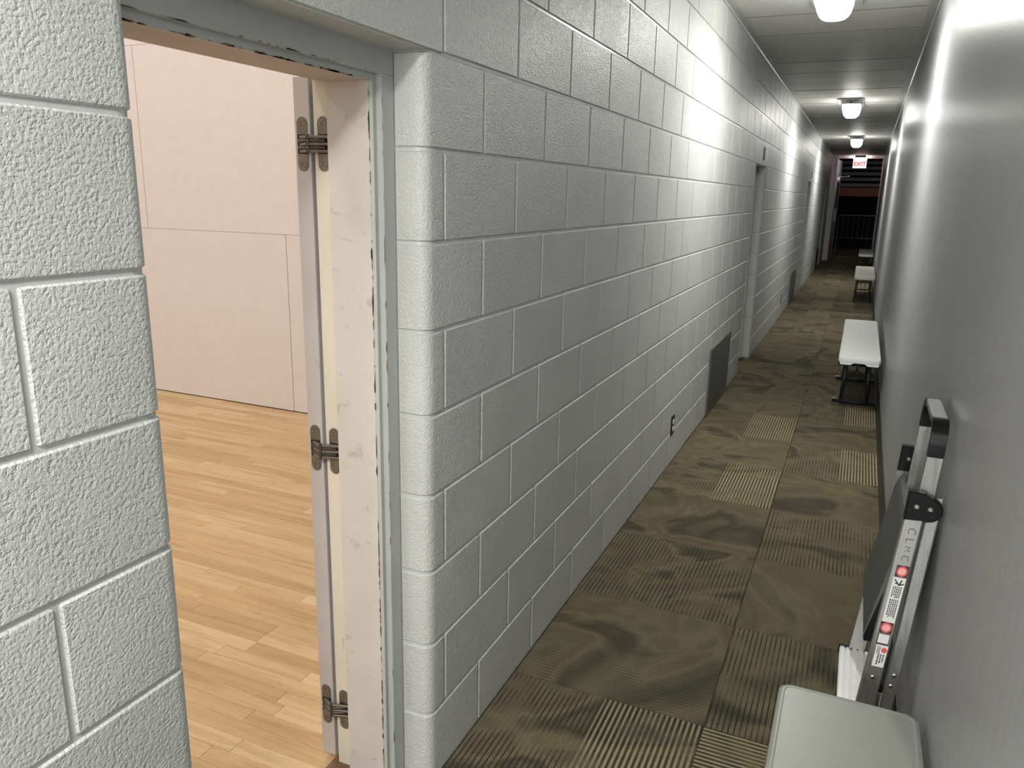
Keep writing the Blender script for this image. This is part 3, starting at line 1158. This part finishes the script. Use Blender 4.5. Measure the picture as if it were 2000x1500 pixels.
def make_lamp(y):
    e = empty('ceiling_lamp', (LX, y, ZC))
    bp_ = MB().prism(rrect(LX - 0.15, LX + 0.125, y - 0.28, y + 0.62, 0.004, 1), 'z', ZC - 0.004, ZC - 0.014, 0.002)
    part('ceiling_plate', bp_, TRIMW, e, False)
    hs = MB()
    hs.loft([[(LX + sx, y + sy, zz) for sx, sy in rrect(-hw, hw, -hl, hl, 0.04, 5)] for hw, hl, zz in ((0.060, 0.24, ZC - 0.012), (0.065, 0.25, ZC - 0.035), (0.100, 0.275, ZC - 0.05), (0.100, 0.275, ZC - 0.062))])
    part('housing', hs, TRIMW, e)
    kn = MB().tube([(LX - 0.005, y - 0.275, ZC - 0.045), (LX - 0.005, y - 0.262, ZC - 0.045)], 0.010, 10)
    part('fixing_screw', kn, DARK, e)
    # ribbed glass jar
    n = 96
    rings = []
    for t, (sx, sy) in enumerate(((0.094, 0.268), (0.094, 0.268), (0.092, 0.262), (0.086, 0.252), (0.076, 0.236), (0.062, 0.214), (0.045, 0.190), (0.02, 0.15))):
        zz = ZC - 0.062 - (0.0, 0.02, 0.045, 0.07, 0.090, 0.104, 0.112, 0.116)[t]
        rr = []
        for q in range(n):
            a = 2 * PI * q / n
            ca, sa = math.cos(a), math.sin(a)
            ex = 0.38
            px = (abs(ca) ** ex) * (1 if ca >= 0 else -1)
            py = (abs(sa) ** ex) * (1 if sa >= 0 else -1)
            rib = 1.0 + (0.022 if q % 4 < 2 else -0.022) * (1 if t < 6 else 0.3)
            rr.append((LX + px * sx * rib, y + py * sy * (1 + (rib - 1) * 0.4), zz))
        rings.append(rr)
    lens = MB().loft(rings)
    part('glass_lens', lens, LENS, e, False, 'glowing ribbed glass jar')
    ld = bpy.data.lights.get('lens_bottom') or bpy.data.lights.new('lens_bottom', 'AREA')
    ld.shape = 'RECTANGLE'
    ld.size, ld.size_y = 0.08, 0.34
    ld.energy = LAMP_DOWN_W
    ld.color = (1.0, 0.985, 0.93)
    lo = bpy.data.objects.new('lens_bottom', ld)
    COL.objects.link(lo)
    lo.parent = e
    lo.location = (0, 0, -0.1805)
    return e


LAB = {3.05: 'lit ribbed glass ceiling lamp, nearest and largest, cut by top edge',
       8.55: 'lit ribbed glass ceiling lamp, middle of the three in a row',
       14.1: 'lit ribbed glass ceiling lamp, farthest, just before the exit sign'}
l0 = make_lamp(3.05)
tag(l0, LAB[3.05], 'lamp', 'corridor ceiling lamps')
for y in (8.55, 14.1, -2.45):
    c_ = copy_tree(l0)
    c_.location.y = y
    tag(c_, LAB.get(y, 'lit ribbed glass ceiling lamp behind the viewpoint'), 'lamp', 'corridor ceiling lamps')

# ------------------------------------------------------------------ corridor end: frame, exit sign, dark hall
ew = MB()
ew.box(0.0, 0.09, YE, YE + 0.12, -0.02, ZC + 0.1)
ew.box(0.09, WX(YE), YE, YE + 0.12, 2.655, ZC + 0.1)
tag(link('wall_end', ew.mesh('wall_end', PINKW)), kind='structure')
ef = MB()
ef.prism(rrect(0.088, 0.128, YE - 0.015, YE + 0.13, 0.004, 1), 'z', 0.0, 2.66)
ef.prism(rrect(WX(YE) - 0.03, WX(YE), YE - 0.015, YE + 0.13, 0.004, 1), 'z', 0.0, 2.66)
ef.prism([(YE - 0.015, 2.585), (YE + 0.13, 2.585), (YE + 0.13, 2.66), (YE - 0.015, 2.66)], 'x', 0.128, WX(YE) - 0.03)
tag(link('door_5', ef.mesh('door_5', PINKW)), kind='structure')

ex = empty('exit_sign', (0.635, YE - 0.12, 2.34))
tag(ex, 'lit exit sign with red letters hanging at the corridor end', 'sign')
sx0, sx1, sy = 0.475, 0.795, YE - 0.12
part('canopy', MB().prism(rrect(0.51, 0.76, sy - 0.035, sy + 0.035, 0.01, 2), 'z', 2.60, ZC - 0.003), GRILLF, ex, False)
part('housing', MB().box(sx0, sx1, sy - 0.02, sy + 0.02, 2.335, 2.60), WHITEPL, ex, False)
part('face', MB().box(sx0 + 0.006, sx1 - 0.006, sy - 0.024, sy - 0.02, 2.34, 2.525), EXITW, ex, False)
part('back_glow', MB().box(sx0 + 0.006, sx1 - 0.006, sy + 0.02, sy + 0.024, 2.34, 2.595), EXITBK, ex, False)  # unseen glowing back, added to throw pink light on header and frame
part('top_shine', MB().box(sx0 + 0.006, sx1 - 0.006, sy - 0.026, sy - 0.02, 2.53, 2.595), EXITB, ex, False)  # light caught by the sign's top, put in as a glowing strip
me = text_mesh('EXIT', 0.14, EXITR, 0.001, 0.004)
o = link('lettering', me, ex)
o.location = (0.0, -0.0262, 2.435 - 2.34)
o.rotation_euler = (PI / 2, 0, 0)

# dark hall beyond
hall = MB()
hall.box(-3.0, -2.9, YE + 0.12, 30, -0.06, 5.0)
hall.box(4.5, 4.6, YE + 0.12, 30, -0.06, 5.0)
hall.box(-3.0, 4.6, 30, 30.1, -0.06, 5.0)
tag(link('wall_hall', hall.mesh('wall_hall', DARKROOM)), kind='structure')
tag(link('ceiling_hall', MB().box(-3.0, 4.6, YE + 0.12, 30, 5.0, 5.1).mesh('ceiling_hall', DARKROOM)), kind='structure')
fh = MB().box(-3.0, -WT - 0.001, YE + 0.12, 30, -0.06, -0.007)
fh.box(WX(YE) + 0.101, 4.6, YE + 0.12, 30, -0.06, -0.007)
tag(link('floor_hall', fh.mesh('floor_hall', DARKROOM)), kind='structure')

bl = empty('bleachers', (0.7, 26.5, 0))
tag(bl, 'dark bleachers with grey boards above an orange band, beyond the exit', 'bleachers')
for i in range(7):
    z = 1.98 + i * 0.185
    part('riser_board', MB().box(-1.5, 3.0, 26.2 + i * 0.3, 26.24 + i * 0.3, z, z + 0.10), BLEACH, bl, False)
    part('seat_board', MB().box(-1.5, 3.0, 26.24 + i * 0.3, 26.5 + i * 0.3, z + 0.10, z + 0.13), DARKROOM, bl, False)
part('fascia_band', MB().box(-1.5, 3.0, 26.14, 26.2, 1.68, 1.95), ORANGE, bl, False, 'burnt orange band')
part('understructure', MB().box(-1.5, 3.0, 26.6, 26.7, 0, 1.68).box(-1.45, -1.35, 26.2, 26.6, 0, 1.68).box(2.8, 2.9, 26.2, 26.6, 0, 1.68), DARKROOM, bl, False)

gy = 25.2
gt_ = empty('crowd_barrier', (0.7, gy, 0))
tag(gt_, 'grey tubular crowd barrier standing across the dark exit', 'barrier')
gx0, gx1, gz = 0.165, 1.75, 1.095
mb = MB().tube([(gx0, gy, 0.0), (gx0, gy, gz - 0.06), (gx0 + 0.02, gy, gz - 0.015), (gx0 + 0.06, gy, gz), (gx1 - 0.06, gy, gz), (gx1 - 0.02, gy, gz - 0.015), (gx1, gy, gz - 0.06), (gx1, gy, 0.0)], 0.012, 8)
part('frame', mb, GALV, gt_)
part('bottom_rail', MB().tube([(gx0, gy, 0.40), (gx1, gy, 0.40)], 0.010, 8), GALV, gt_)
x = gx0 + 0.148
while x < gx1 - 0.05:
    part('upright', MB().tube([(x, gy, 0.40), (x, gy, gz)], 0.006, 6), GALV, gt_)
    x += 0.148
part('foot', MB().bar((gx0, gy - 0.25, 0.012), (gx0, gy + 0.25, 0.012), 0.03, 0.02), GALV, gt_)
part('foot', MB().bar((gx1, gy - 0.25, 0.012), (gx1, gy + 0.25, 0.012), 0.03, 0.02), GALV, gt_)

# opened exit door leaf just inside the left of the frame
ed = empty('door_6', (0.11, YE + 0.13, 0))
ed['kind'] = 'structure'
ly0 = YE + 0.14
lp = MB().loft([[(0.085, ly0, z), (0.13, ly0, z), (0.20, ly0 + 1.0, z), (0.155, ly0 + 1.0, z)] for z in (0.01, 2.56)])
part('door_leaf', lp, BLUEGREY, ed, False)


def on_leaf(t, z, d=0.0):
    return (0.13 + 0.07 * t + d, ly0 + t, z)


wn = MB().loft([[on_leaf(a, z, dd) for a, z in ((0.25, 1.35), (0.75, 1.35), (0.75, 2.0), (0.25, 2.0))] for dd in (0.001, 0.008)])
part('door_window', wn, DARK, ed, False)
wn = MB().loft([[on_leaf(a, z, dd) for a, z in ((0.3, 1.0), (0.72, 1.0), (0.72, 1.27), (0.3, 1.27))] for dd in (0.001, 0.006)])
part('notice', wn, PAPER, ed, False)
part('door_closer', MB().box(0.14, 0.19, ly0 + 0.25, ly0 + 0.5, 2.05, 2.13), PAPER, ed, False)
part('closer_arm', MB().bar((0.17, ly0 + 0.4, 2.14), (0.42, ly0 + 0.1, 2.15), 0.02, 0.012), PAPER, ed, False)

# ------------------------------------------------------------------ benches


def bench_top(root, x0, x1, y0, y1, z, mat, fold=True, thick=0.038):
    zt, zb = z, z - thick
    mb = MB()
    r = 0.03
    prof = [(0.006, zb), (0.001, zb + 0.004), (0.0, zb + 0.012), (0.0, zt - 0.009), (0.002, zt - 0.003), (0.008, zt)]
    rings = [[(x, y, zz) for x, y in rrect(x0 + i, x1 - i, y0 + i, y1 - i, r - i * 0.5, 6)] for i, zz in prof]
    rings.append([(x, y, zt) for x, y in rrect(x0 + 0.014, x1 - 0.014, y0 + 0.014, y1 - 0.014, 0.02, 6)])
    rings.append([(x, y, zt - 0.0008) for x, y in rrect(x0 + 0.0155, x1 - 0.0155, y0 + 0.0155, y1 - 0.0155, 0.019, 6)])
    mb.loft(rings)
    o = part('bench_top', mb, mat, root)
    if fold:
        ym = (y0 + y1) / 2
        part('fold_seam', MB().box(x0 + 0.004, x1 - 0.004, ym - 0.0015, ym + 0.0015, zb + 0.004, zt - 0.0009), LEGM, root, False)
    return o


def bench_frame_crossfoot(root, x0, x1, y, ytop, z):
    """leg pair standing on a cross foot, with a forked brace"""
    xa, xb = x0 + 0.055, x1 - 0.055
    for xx, xt in ((xa - 0.01, xa + 0.01), (xb + 0.005, xb - 0.01)):
        part('leg', MB().bar((xx, y, 0.02), (xt, ytop, z - 0.036), 0.026, 0.02, (0, 1, 0), 0.005), LEGM, root)
    ft = MB().bar((x0 - 0.002, y, 0.0135), (x1 - 0.004, y, 0.0135), 0.028, 0.026, (0, 0, 1), 0.006)
    part('cross_foot', ft, LEGM, root)
    for xx in (x0 - 0.006, x1 - 0.012):
        part('foot_cap', MB().box(xx - 0.006, xx + 0.02, y - 0.016, y + 0.016, 0.0, 0.03), BLACKP, root, False)


def bench_brace(root, x0, x1, y, z, up):
    xm = (x0 + x1) / 2
    mb = MB()
    mb.tube([(x0 + 0.06, y, z - 0.115), (xm - 0.03, y + up * 0.02, z - 0.07), (xm, y + up * 0.03, z - 0.065), (xm + 0.03, y + up * 0.02, z - 0.07), (x1 - 0.06, y, z - 0.115)], 0.006, 6)
    mb.tube([(x0 + 0.055, y, z - 0.255), (xm - 0.012, y + up * 0.10, z - 0.20), (xm, y + up * 0.11, z - 0.185), (xm + 0.012, y + up * 0.10, z - 0.20), (x1 - 0.055, y, z - 0.255)], 0.0055, 6)
    mb.bar((xm, y + up * 0.11, z - 0.19), (xm, y + up * 0.24, z - 0.045), 0.016, 0.008)
    part('brace', mb, LEGM, root)
    part('brace_latch', MB().bar((xm, y + up * 0.108, z - 0.185), (xm, y + up * 0.135, z - 0.155), 0.02, 0.014), CHAIN, root)


# white bench halfway down
b1 = empty('folding_bench', (0.975, 5.4, 0))
tag(b1, 'white plastic folding bench on charcoal legs, fully seen against grey wall', 'bench', 'folding benches along the right wall')
bx0, bx1, by0, by1, bz = 0.832, 1.116, 4.41, 6.45, 0.43
bench_top(b1, bx0, bx1, by0, by1, bz, WHITEPL)
for yy, yt in ((4.79, 4.86), (5.64, 5.6), (6.36, 6.3)):
    bench_frame_crossfoot(b1, bx0, bx1, yy, yt, bz)
bench_brace(b1, bx0, bx1, 4.82, bz, 1)
bench_brace(b1, bx0, bx1, 6.33, bz, -1)
for _y0, _y1 in ((by0 + 0.002, by0 + 0.02), (by1 - 0.02, by1 - 0.002)):
    _z = bz - 0.034
    _sk = MB().prism([(bx0 + 0.012, _z), (bx1 - 0.012, _z), (bx1 - 0.012, _z - 0.014), (bx1 - 0.018, _z - 0.020), (bx1 - 0.085, _z - 0.020), (bx1 - 0.105, _z - 0.005), (bx0 + 0.105, _z - 0.005), (bx0 + 0.085, _z - 0.020), (bx0 + 0.018, _z - 0.020), (bx0 + 0.012, _z - 0.014)], 'y', _y0, _y1)
    part('end_skirt', _sk, WHITEPL, b1, False)

# putty coloured bench in the foreground
b0 = empty('folding_bench', (0.975, -0.78, 0))
tag(b0, 'putty grey bench top with rounded corners, nearest, cut by bottom edge', 'bench', 'folding benches along the right wall')
bench_top(b0, 0.826, 1.122, -1.69, 0.138, 0.43, GREYPL)
for yy, yt in ((-0.22, -0.25), (-1.33, -1.3)):
    bench_frame_crossfoot(b0, 0.826, 1.122, yy, yt, 0.43)
bench_brace(b0, 0.826, 1.122, -0.24, 0.43, -1)
bench_brace(b0, 0.826, 1.122, -1.31, 0.43, 1)

# two far benches with splayed single feet
b2 = empty('folding_bench', (1.0, 12.3, 0))
X0, X1, Y0, Y1 = 0.857, 1.148, 11.16, 13.3
bench_top(b2, X0, X1, Y0, Y1, 0.43, BEIGEPL, True, 0.05)
for yy, yt in ((11.56, 11.5), (12.9, 12.96)):
    for s, xf, xt in ((-1, 0.888, 0.915), (1, 1.117, 1.09)):
        part('leg', MB().bar((xf, yy, 0.0), (xt, yt, 0.385), 0.026, 0.026, (0, 1, 0), 0.005), LEGG, b2)
        part('foot_cap', MB().box(xf - 0.017, xf + 0.017, yy - 0.017, yy + 0.017, 0.0, 0.03), BLACKP, b2, False)
    part('cross_bar', MB().tube([(0.90, yy, 0.20), (1.105, yy, 0.20)], 0.008, 6), LEGM, b2)
    part('cross_bar', MB().bar((0.905, yy, 0.32), (1.10, yy, 0.32), 0.02, 0.022), LEGM, b2)
    up = 1 if yy < 12 else -1
    mb = MB().bar((1.002, yy, 0.32), (1.002, yy + up * 0.3, 0.39), 0.022, 0.01)
    mb.bar((0.955, yy, 0.30), (1.002, yy + up * 0.03, 0.385), 0.012, 0.008)
    mb.bar((1.05, yy, 0.30), (1.002, yy + up * 0.03, 0.385), 0.012, 0.008)
    mb.tube([(0.96, yy, 0.11), (1.002, yy, 0.275), (1.045, yy, 0.11)], 0.006, 6)
    part('brace', mb, LEGM, b2)
tag(b2, 'beige folding bench, second farthest, seen end on against the wall', 'bench', 'folding benches along the right wall')
b3 = copy_tree(b2)
b3.location = (1.018, 17.75, 0)
tag(b3, 'beige folding bench farthest away beside the exit', 'bench', 'folding benches along the right wall')

# ------------------------------------------------------------------ folded step ladder against the right wall
sl = empty('step_ladder', (1.05, 0.55, 0))
tag(sl, 'folded aluminium step ladder with black joints leaning on the grey wall', 'ladder')


def hw(z):                      # half width of the rail pair
    return 0.200 + (0.84 - z) * 0.06


YC = 0.550


def fx(z):                      # front rail, corridor-side edge
    return 0.975 + 0.094 * z


def rx(z):                      # rear rail, corridor-side edge
    return 1.035 + 0.076 * z


def rail(xf, w, z0, z1, side, th=0.016, inset=0.0):
    """channel rail: outer web plus a lip; side -1 near, +1 far"""
    mb = MB()
    rings = []
    for z in (z0, z1):
        yo = YC + side * (hw(z) - inset)
        yi = yo - side * th
        x = xf(z)
        c = 0.003
        rings.append([(x + c, yo, z), (x + w - c, yo, z), (x + w, yo - side * c, z), (x + w, yi, z), (x + w - 0.003, yi, z), (x + w - 0.003, yo - side * 0.004, z), (x + 0.003, yo - side * 0.004, z), (x + 0.003, yi, z), (x, yi, z), (x, yo - side * c, z)])
    mb.loft(rings)
    return mb


for side in (-1, 1):
    part('front_rail', rail(fx, 0.042, 0.0, 0.86, side), ALU, sl, False)
    part('rear_rail', rail(rx, 0.029, 0.0, 0.86, side, 0.014, 0.012), ALU, sl, False)
    for xf, w, ins in ((fx, 0.042, 0), (rx, 0.029, 0.012)):
        yo = YC + side * (hw(0) - ins)
        ya, yb = sorted((yo + side * 0.002, yo - side * 0.02))
        part('rubber_foot', MB().box(xf(0) - 0.002, xf(0) + w + 0.002, ya, yb, 0.0, 0.03), BLACKP, sl, False)

# handle: narrow U of rail with black corner pieces
HY0, HY1 = 0.385, 0.665


def hx(z):
    return 1.078 + 0.055 * (z - 0.88)


for side, yy in ((-1, HY0), (1, HY1)):
    r = []
    for z in (0.72, 0.99):
        x = hx(z)
        r.append([(x, yy - 0.008, z), (x + 0.033, yy - 0.008, z), (x + 0.033, yy + 0.008, z), (x, yy + 0.008, z)])
    part('handle_rail', MB().loft(r), ALU, sl, False)
    # corner cap curving into the top bar
    path = []
    R_ = 0.045
    for q in range(7):
        a = PI / 2 * q / 6
        path.append((yy - side * (R_ - R_ * math.cos(a)) + side * 0.0, 0.985 + R_ * math.sin(a) + 0.0))
    path = [(yy, 0.955)] + path
    rings = []
    for i, (py, pz) in enumerate(path):
        p0 = path[max(i - 1, 0)]
        p1 = path[min(i + 1, len(path) - 1)]
        ty, tz = p1[0] - p0[0], p1[1] - p0[1]
        ln = math.hypot(ty, tz)
        ny, nz = -tz / ln, ty / ln
        x = hx(pz) - 0.001
        rings.append([(x, py + ny * 0.0105, pz + nz * 0.0105), (x + 0.035, py + ny * 0.0105, pz + nz * 0.0105), (x + 0.035, py - ny * 0.0105, pz - nz * 0.0105), (x, py - ny * 0.0105, pz - nz * 0.0105)])
    part('handle_corner', MB().loft(rings), BLACKP, sl)
zt = 0.985 + 0.045
x = hx(zt)
part('handle_bar', MB().loft([[(x + c1, yy, zt + c2) for c1, c2 in ((0.003, -0.010), (0.031, -0.010), (0.034, -0.007), (0.034, 0.007), (0.031, 0.010), (0.003, 0.010), (0, 0.007), (0, -0.007))] for yy in (HY0 + 0.040, HY1 - 0.040)]), ALU, sl, False)

# black hinge brackets
for side in (-1, 1):
    zc_ = 0.838
    yo = YC + side * (hw(zc_) + 0.003)
    x0 = 1.050
    poly = [(x0, 0.800), (x0 + 0.004, 0.874), (x0 + 0.038, 0.872)]
    for q in range(8):
        a = PI / 2 - PI * q / 7
        poly.append((1.099 + 0.031 * math.cos(a), 0.833 + 0.031 * math.sin(a)))
    ya, yb = sorted((yo, yo - side * 0.028))
    part('hinge_bracket', MB().prism(poly, 'y', ya, yb, 0.003), BLACKP, sl, False)
    for rxx, rz in ((1.074, 0.838), (1.103, 0.836)):
        for yf, dsg in ((yo, side),) if side < 0 else ((yo - side * 0.028, -side),):
            pr_ = [(rxx + 0.006 * math.cos(2 * PI * q / 12), rz + 0.006 * math.sin(2 * PI * q / 12)) for q in range(12)]
            a_, b_ = sorted((yf, yf + dsg * 0.003))
            part('rivet', MB().prism(pr_, 'y', a_, b_, 0.0015) if dsg else None, STEEL, sl, False)
part('handle_rivet', MB().prism([(1.096 + 0.004 * math.cos(2 * PI * q / 10), 0.945 + 0.004 * math.sin(2 * PI * q / 10)) for q in range(10)], 'y', HY1 - 0.011, HY1 - 0.008), STEEL, sl, False)

# dark ribbed platform, folded up between the rails
pz0, pz1 = 0.468, 0.785


def px_(z):
    return 0.999 + (z - pz0) * 0.185


py0, py1 = YC - hw(0.6) + 0.022, YC + hw(0.6) - 0.03
nr = 34
rings = []
for z, dx in ((pz0, 0.004), (pz0 + 0.006, 0.0), (pz1 - 0.02, 0.0), (pz1 - 0.008, 0.004), (pz1, 0.014)):
    ring = []
    for i in range(nr):
        y_ = py0 + (py1 - py0) * i / (nr - 1)
        ring.append((px_(z) + dx + (0.0012 if i % 2 else 0.0), y_, z))
    ring.append((px_(z) + 0.030, py1, z))
    ring.append((px_(z) + 0.030, py0, z))
    rings.append(ring)
part('platform', MB().loft(rings), TREADD, sl, False, 'dark ribbed platform folded upright')
part('platform_rim', MB().prism([(px_(pz0) + 0.002, pz0 + 0.004), (px_(pz1) + 0.016, pz1 - 0.002), (px_(pz1) + 0.034, pz1 - 0.002), (px_(pz0) + 0.036, pz0 - 0.004), (px_(pz0) + 0.004, pz0 - 0.006)], 'y', py0 - 0.004, py0), BLACKP, sl, False)
# bottom tread: ribbed bright aluminium
tz = 0.19
t0, t1 = YC - hw(tz) + 0.018, YC + hw(tz) - 0.004
tx0, tx1 = 0.967, 1.053
part('tread', MB().box(tx0, tx1, t0, t1, tz - 0.022, tz - 0.004), ALUW, sl, False)
nrb = 5
for i in range(nrb):
    a = tx0 + (tx1 - tx0) * (i + 0.08) / nrb
    c = tx0 + (tx1 - tx0) * (i + 0.86) / nrb
    part('tread_rib', MB().prism([(a, tz - 0.004), (c, tz - 0.004), (c - 0.001, tz), (a + 0.001, tz)], 'y', t0, t1), ALUW, sl, False)
for ya, yb in ((t0 - 0.006, t0), (t1, t1 + 0.006)):
    part('tread_cap', MB().box(tx0 - 0.003, tx1 + 0.002, ya, yb, tz - 0.026, tz + 0.003), BLACKP, sl, False)
# second tread link and inner strut between rails
part('strut', MB().bar((1.046, YC - hw(0.55) + 0.03, 0.38), (1.075, YC - hw(0.55) + 0.03, 0.70), 0.012, 0.006, (0, 1, 0)), ALU, sl)
part('spreader', MB().box(1.045, 1.075, YC - hw(0.4) + 0.02, YC + hw(0.4) - 0.02, 0.335, 0.355), BLACKP, sl, False)
yn = YC - hw(0.4) - 0.001
for rxx, rz, dy in ((fx(0.385) + 0.022, 0.385, 0.0), (rx(0.395) + 0.016, 0.395, 0.012), (rx(0.365) + 0.014, 0.365, 0.012)):
    pr_ = [(rxx + 0.0055 * math.cos(2 * PI * q / 12), rz + 0.0055 * math.sin(2 * PI * q / 12)) for q in range(12)]
    part('rivet', MB().prism(pr_, 'y', yn + dy - 0.003, yn + dy + 0.001, 0.0012), STEEL, sl, False)

# labels on the near front rail (outer web): s runs down the rail, w across it


def lab(zc_, h, w0, w1, lift, mat, name='label_plate', rnd=None):
    """rectangle (or ellipse) on the near web; w0,w1 fractions across the rail"""
    mb = MB()
    pts = []
    if rnd:
        for q in range(20):
            a = 2 * PI * q / 20
            wz = zc_ + h / 2 * math.sin(a)
            xx = fx(wz) + 0.042 * ((w0 + w1) / 2 + (w1 - w0) / 2 * math.cos(a))
            pts.append((xx, wz))
    else:
        for wz, ww in ((zc_ - h / 2, w0), (zc_ - h / 2, w1), (zc_ + h / 2, w1), (zc_ + h / 2, w0)):
            pts.append((fx(wz) + 0.042 * ww, wz))
    rings = [[(xx, YC - hw(zz) - l_, zz) for xx, zz in pts] for l_ in (0.0, lift)]
    mb.loft(rings)
    return mb


def lay(zc_, h, w0, w1, lift, mat, name, rnd=None):
    return part(name, lab(zc_, h, w0, w1, lift, mat, name, rnd), mat, sl, False)


lay(0.672, 0.030, 0.28, 0.92, 0.0006, INK, 'warning_label')
lay(0.672, 0.027, 0.32, 0.88, 0.0010, STK_R, 'warning_oval', True)
lay(0.672, 0.018, 0.40, 0.80, 0.0013, STK_P, 'warning_oval_centre', True)
lay(0.596, 0.118, 0.25, 0.90, 0.0006, STK_W, 'warning_label')
lay(0.522, 0.030, 0.22, 0.88, 0.0006, INK, 'warning_label')
lay(0.522, 0.027, 0.26, 0.84, 0.0010, STK_R, 'warning_oval', True)
lay(0.522, 0.018, 0.34, 0.76, 0.0013, STK_P, 'warning_oval_centre', True)
lay(0.491, 0.029, 0.22, 0.88, 0.0006, INK, 'warning_label')
lay(0.492, 0.024, 0.28, 0.84, 0.0010, STK_W, 'warning_label')
lay(0.445, 0.058, 0.30, 0.92, 0.0006, STK_W, 'warning_label')
lay(0.462, 0.014, 0.60, 0.90, 0.0010, STK_R, 'warning_oval', True)
ink = MB()
ri = random.Random(4)


def strokes(z_hi, z_lo, w_lo, w_hi, n_):
    """small print that runs down the rail: columns of short words"""
    for q in range(n_):
        w = w_lo + (w_hi - w_lo) * (q + 0.5) / n_
        z = z_hi
        end = z_lo + (z_hi - z_lo) * ri.uniform(0.0, 0.25)
        while z > end:
            ln = ri.uniform(0.002, 0.006)
            t = lab(z - ln / 2, ln, w - 0.3 * (w_hi - w_lo) / n_, w + 0.3 * (w_hi - w_lo) / n_, 0.0009, INK)
            ink.add(t.v, t.f)
            z -= ln + 0.0014


strokes(0.632, 0.604, 0.34, 0.82, 5)
strokes(0.598, 0.545, 0.34, 0.82, 5)
strokes(0.5015, 0.483, 0.32, 0.80, 4)
strokes(0.470, 0.452, 0.36, 0.55, 3)
strokes(0.450, 0.424, 0.45, 0.85, 3)
# falling-figure pictogram
for (za_, wa), (zb_, wb) in (((0.650, 0.35), (0.636, 0.62)), ((0.636, 0.62), (0.641, 0.85)), ((0.636, 0.62), (0.650, 0.72)), ((0.640, 0.40), (0.640, 0.56))):
    p = Vector((fx(za_) + 0.042 * wa, YC - hw(za_) - 0.0009, za_))
    q = Vector((fx(zb_) + 0.042 * wb, YC - hw(zb_) - 0.0009, zb_))
    ink.bar(p, q, 0.003, 0.0006, (0, 1, 0))
part('label_print', ink, INK, sl, False, kind='stuff')
for zc_, ch_, s_ in ((0.775, 'C', 0.026), (0.752, 'L', 0.026), (0.730, 'M', 0.02), (0.706, 'C', 0.024)):
    me = text_mesh(ch_, s_, MARKER, 0.0002, -0.0004)
    o = link('handwriting', me, sl)
    o.location = (fx(zc_) + 0.023 - 1.05, YC - hw(zc_) - 0.0006 - 0.55, zc_)
    # letters lie on their side, reading down the rail, facing -y
    o.rotation_euler = (PI / 2, PI / 2, 0)

print('objects', len(bpy.data.objects), 'floorboard parts', nparts, 'blocks', len(blocks))
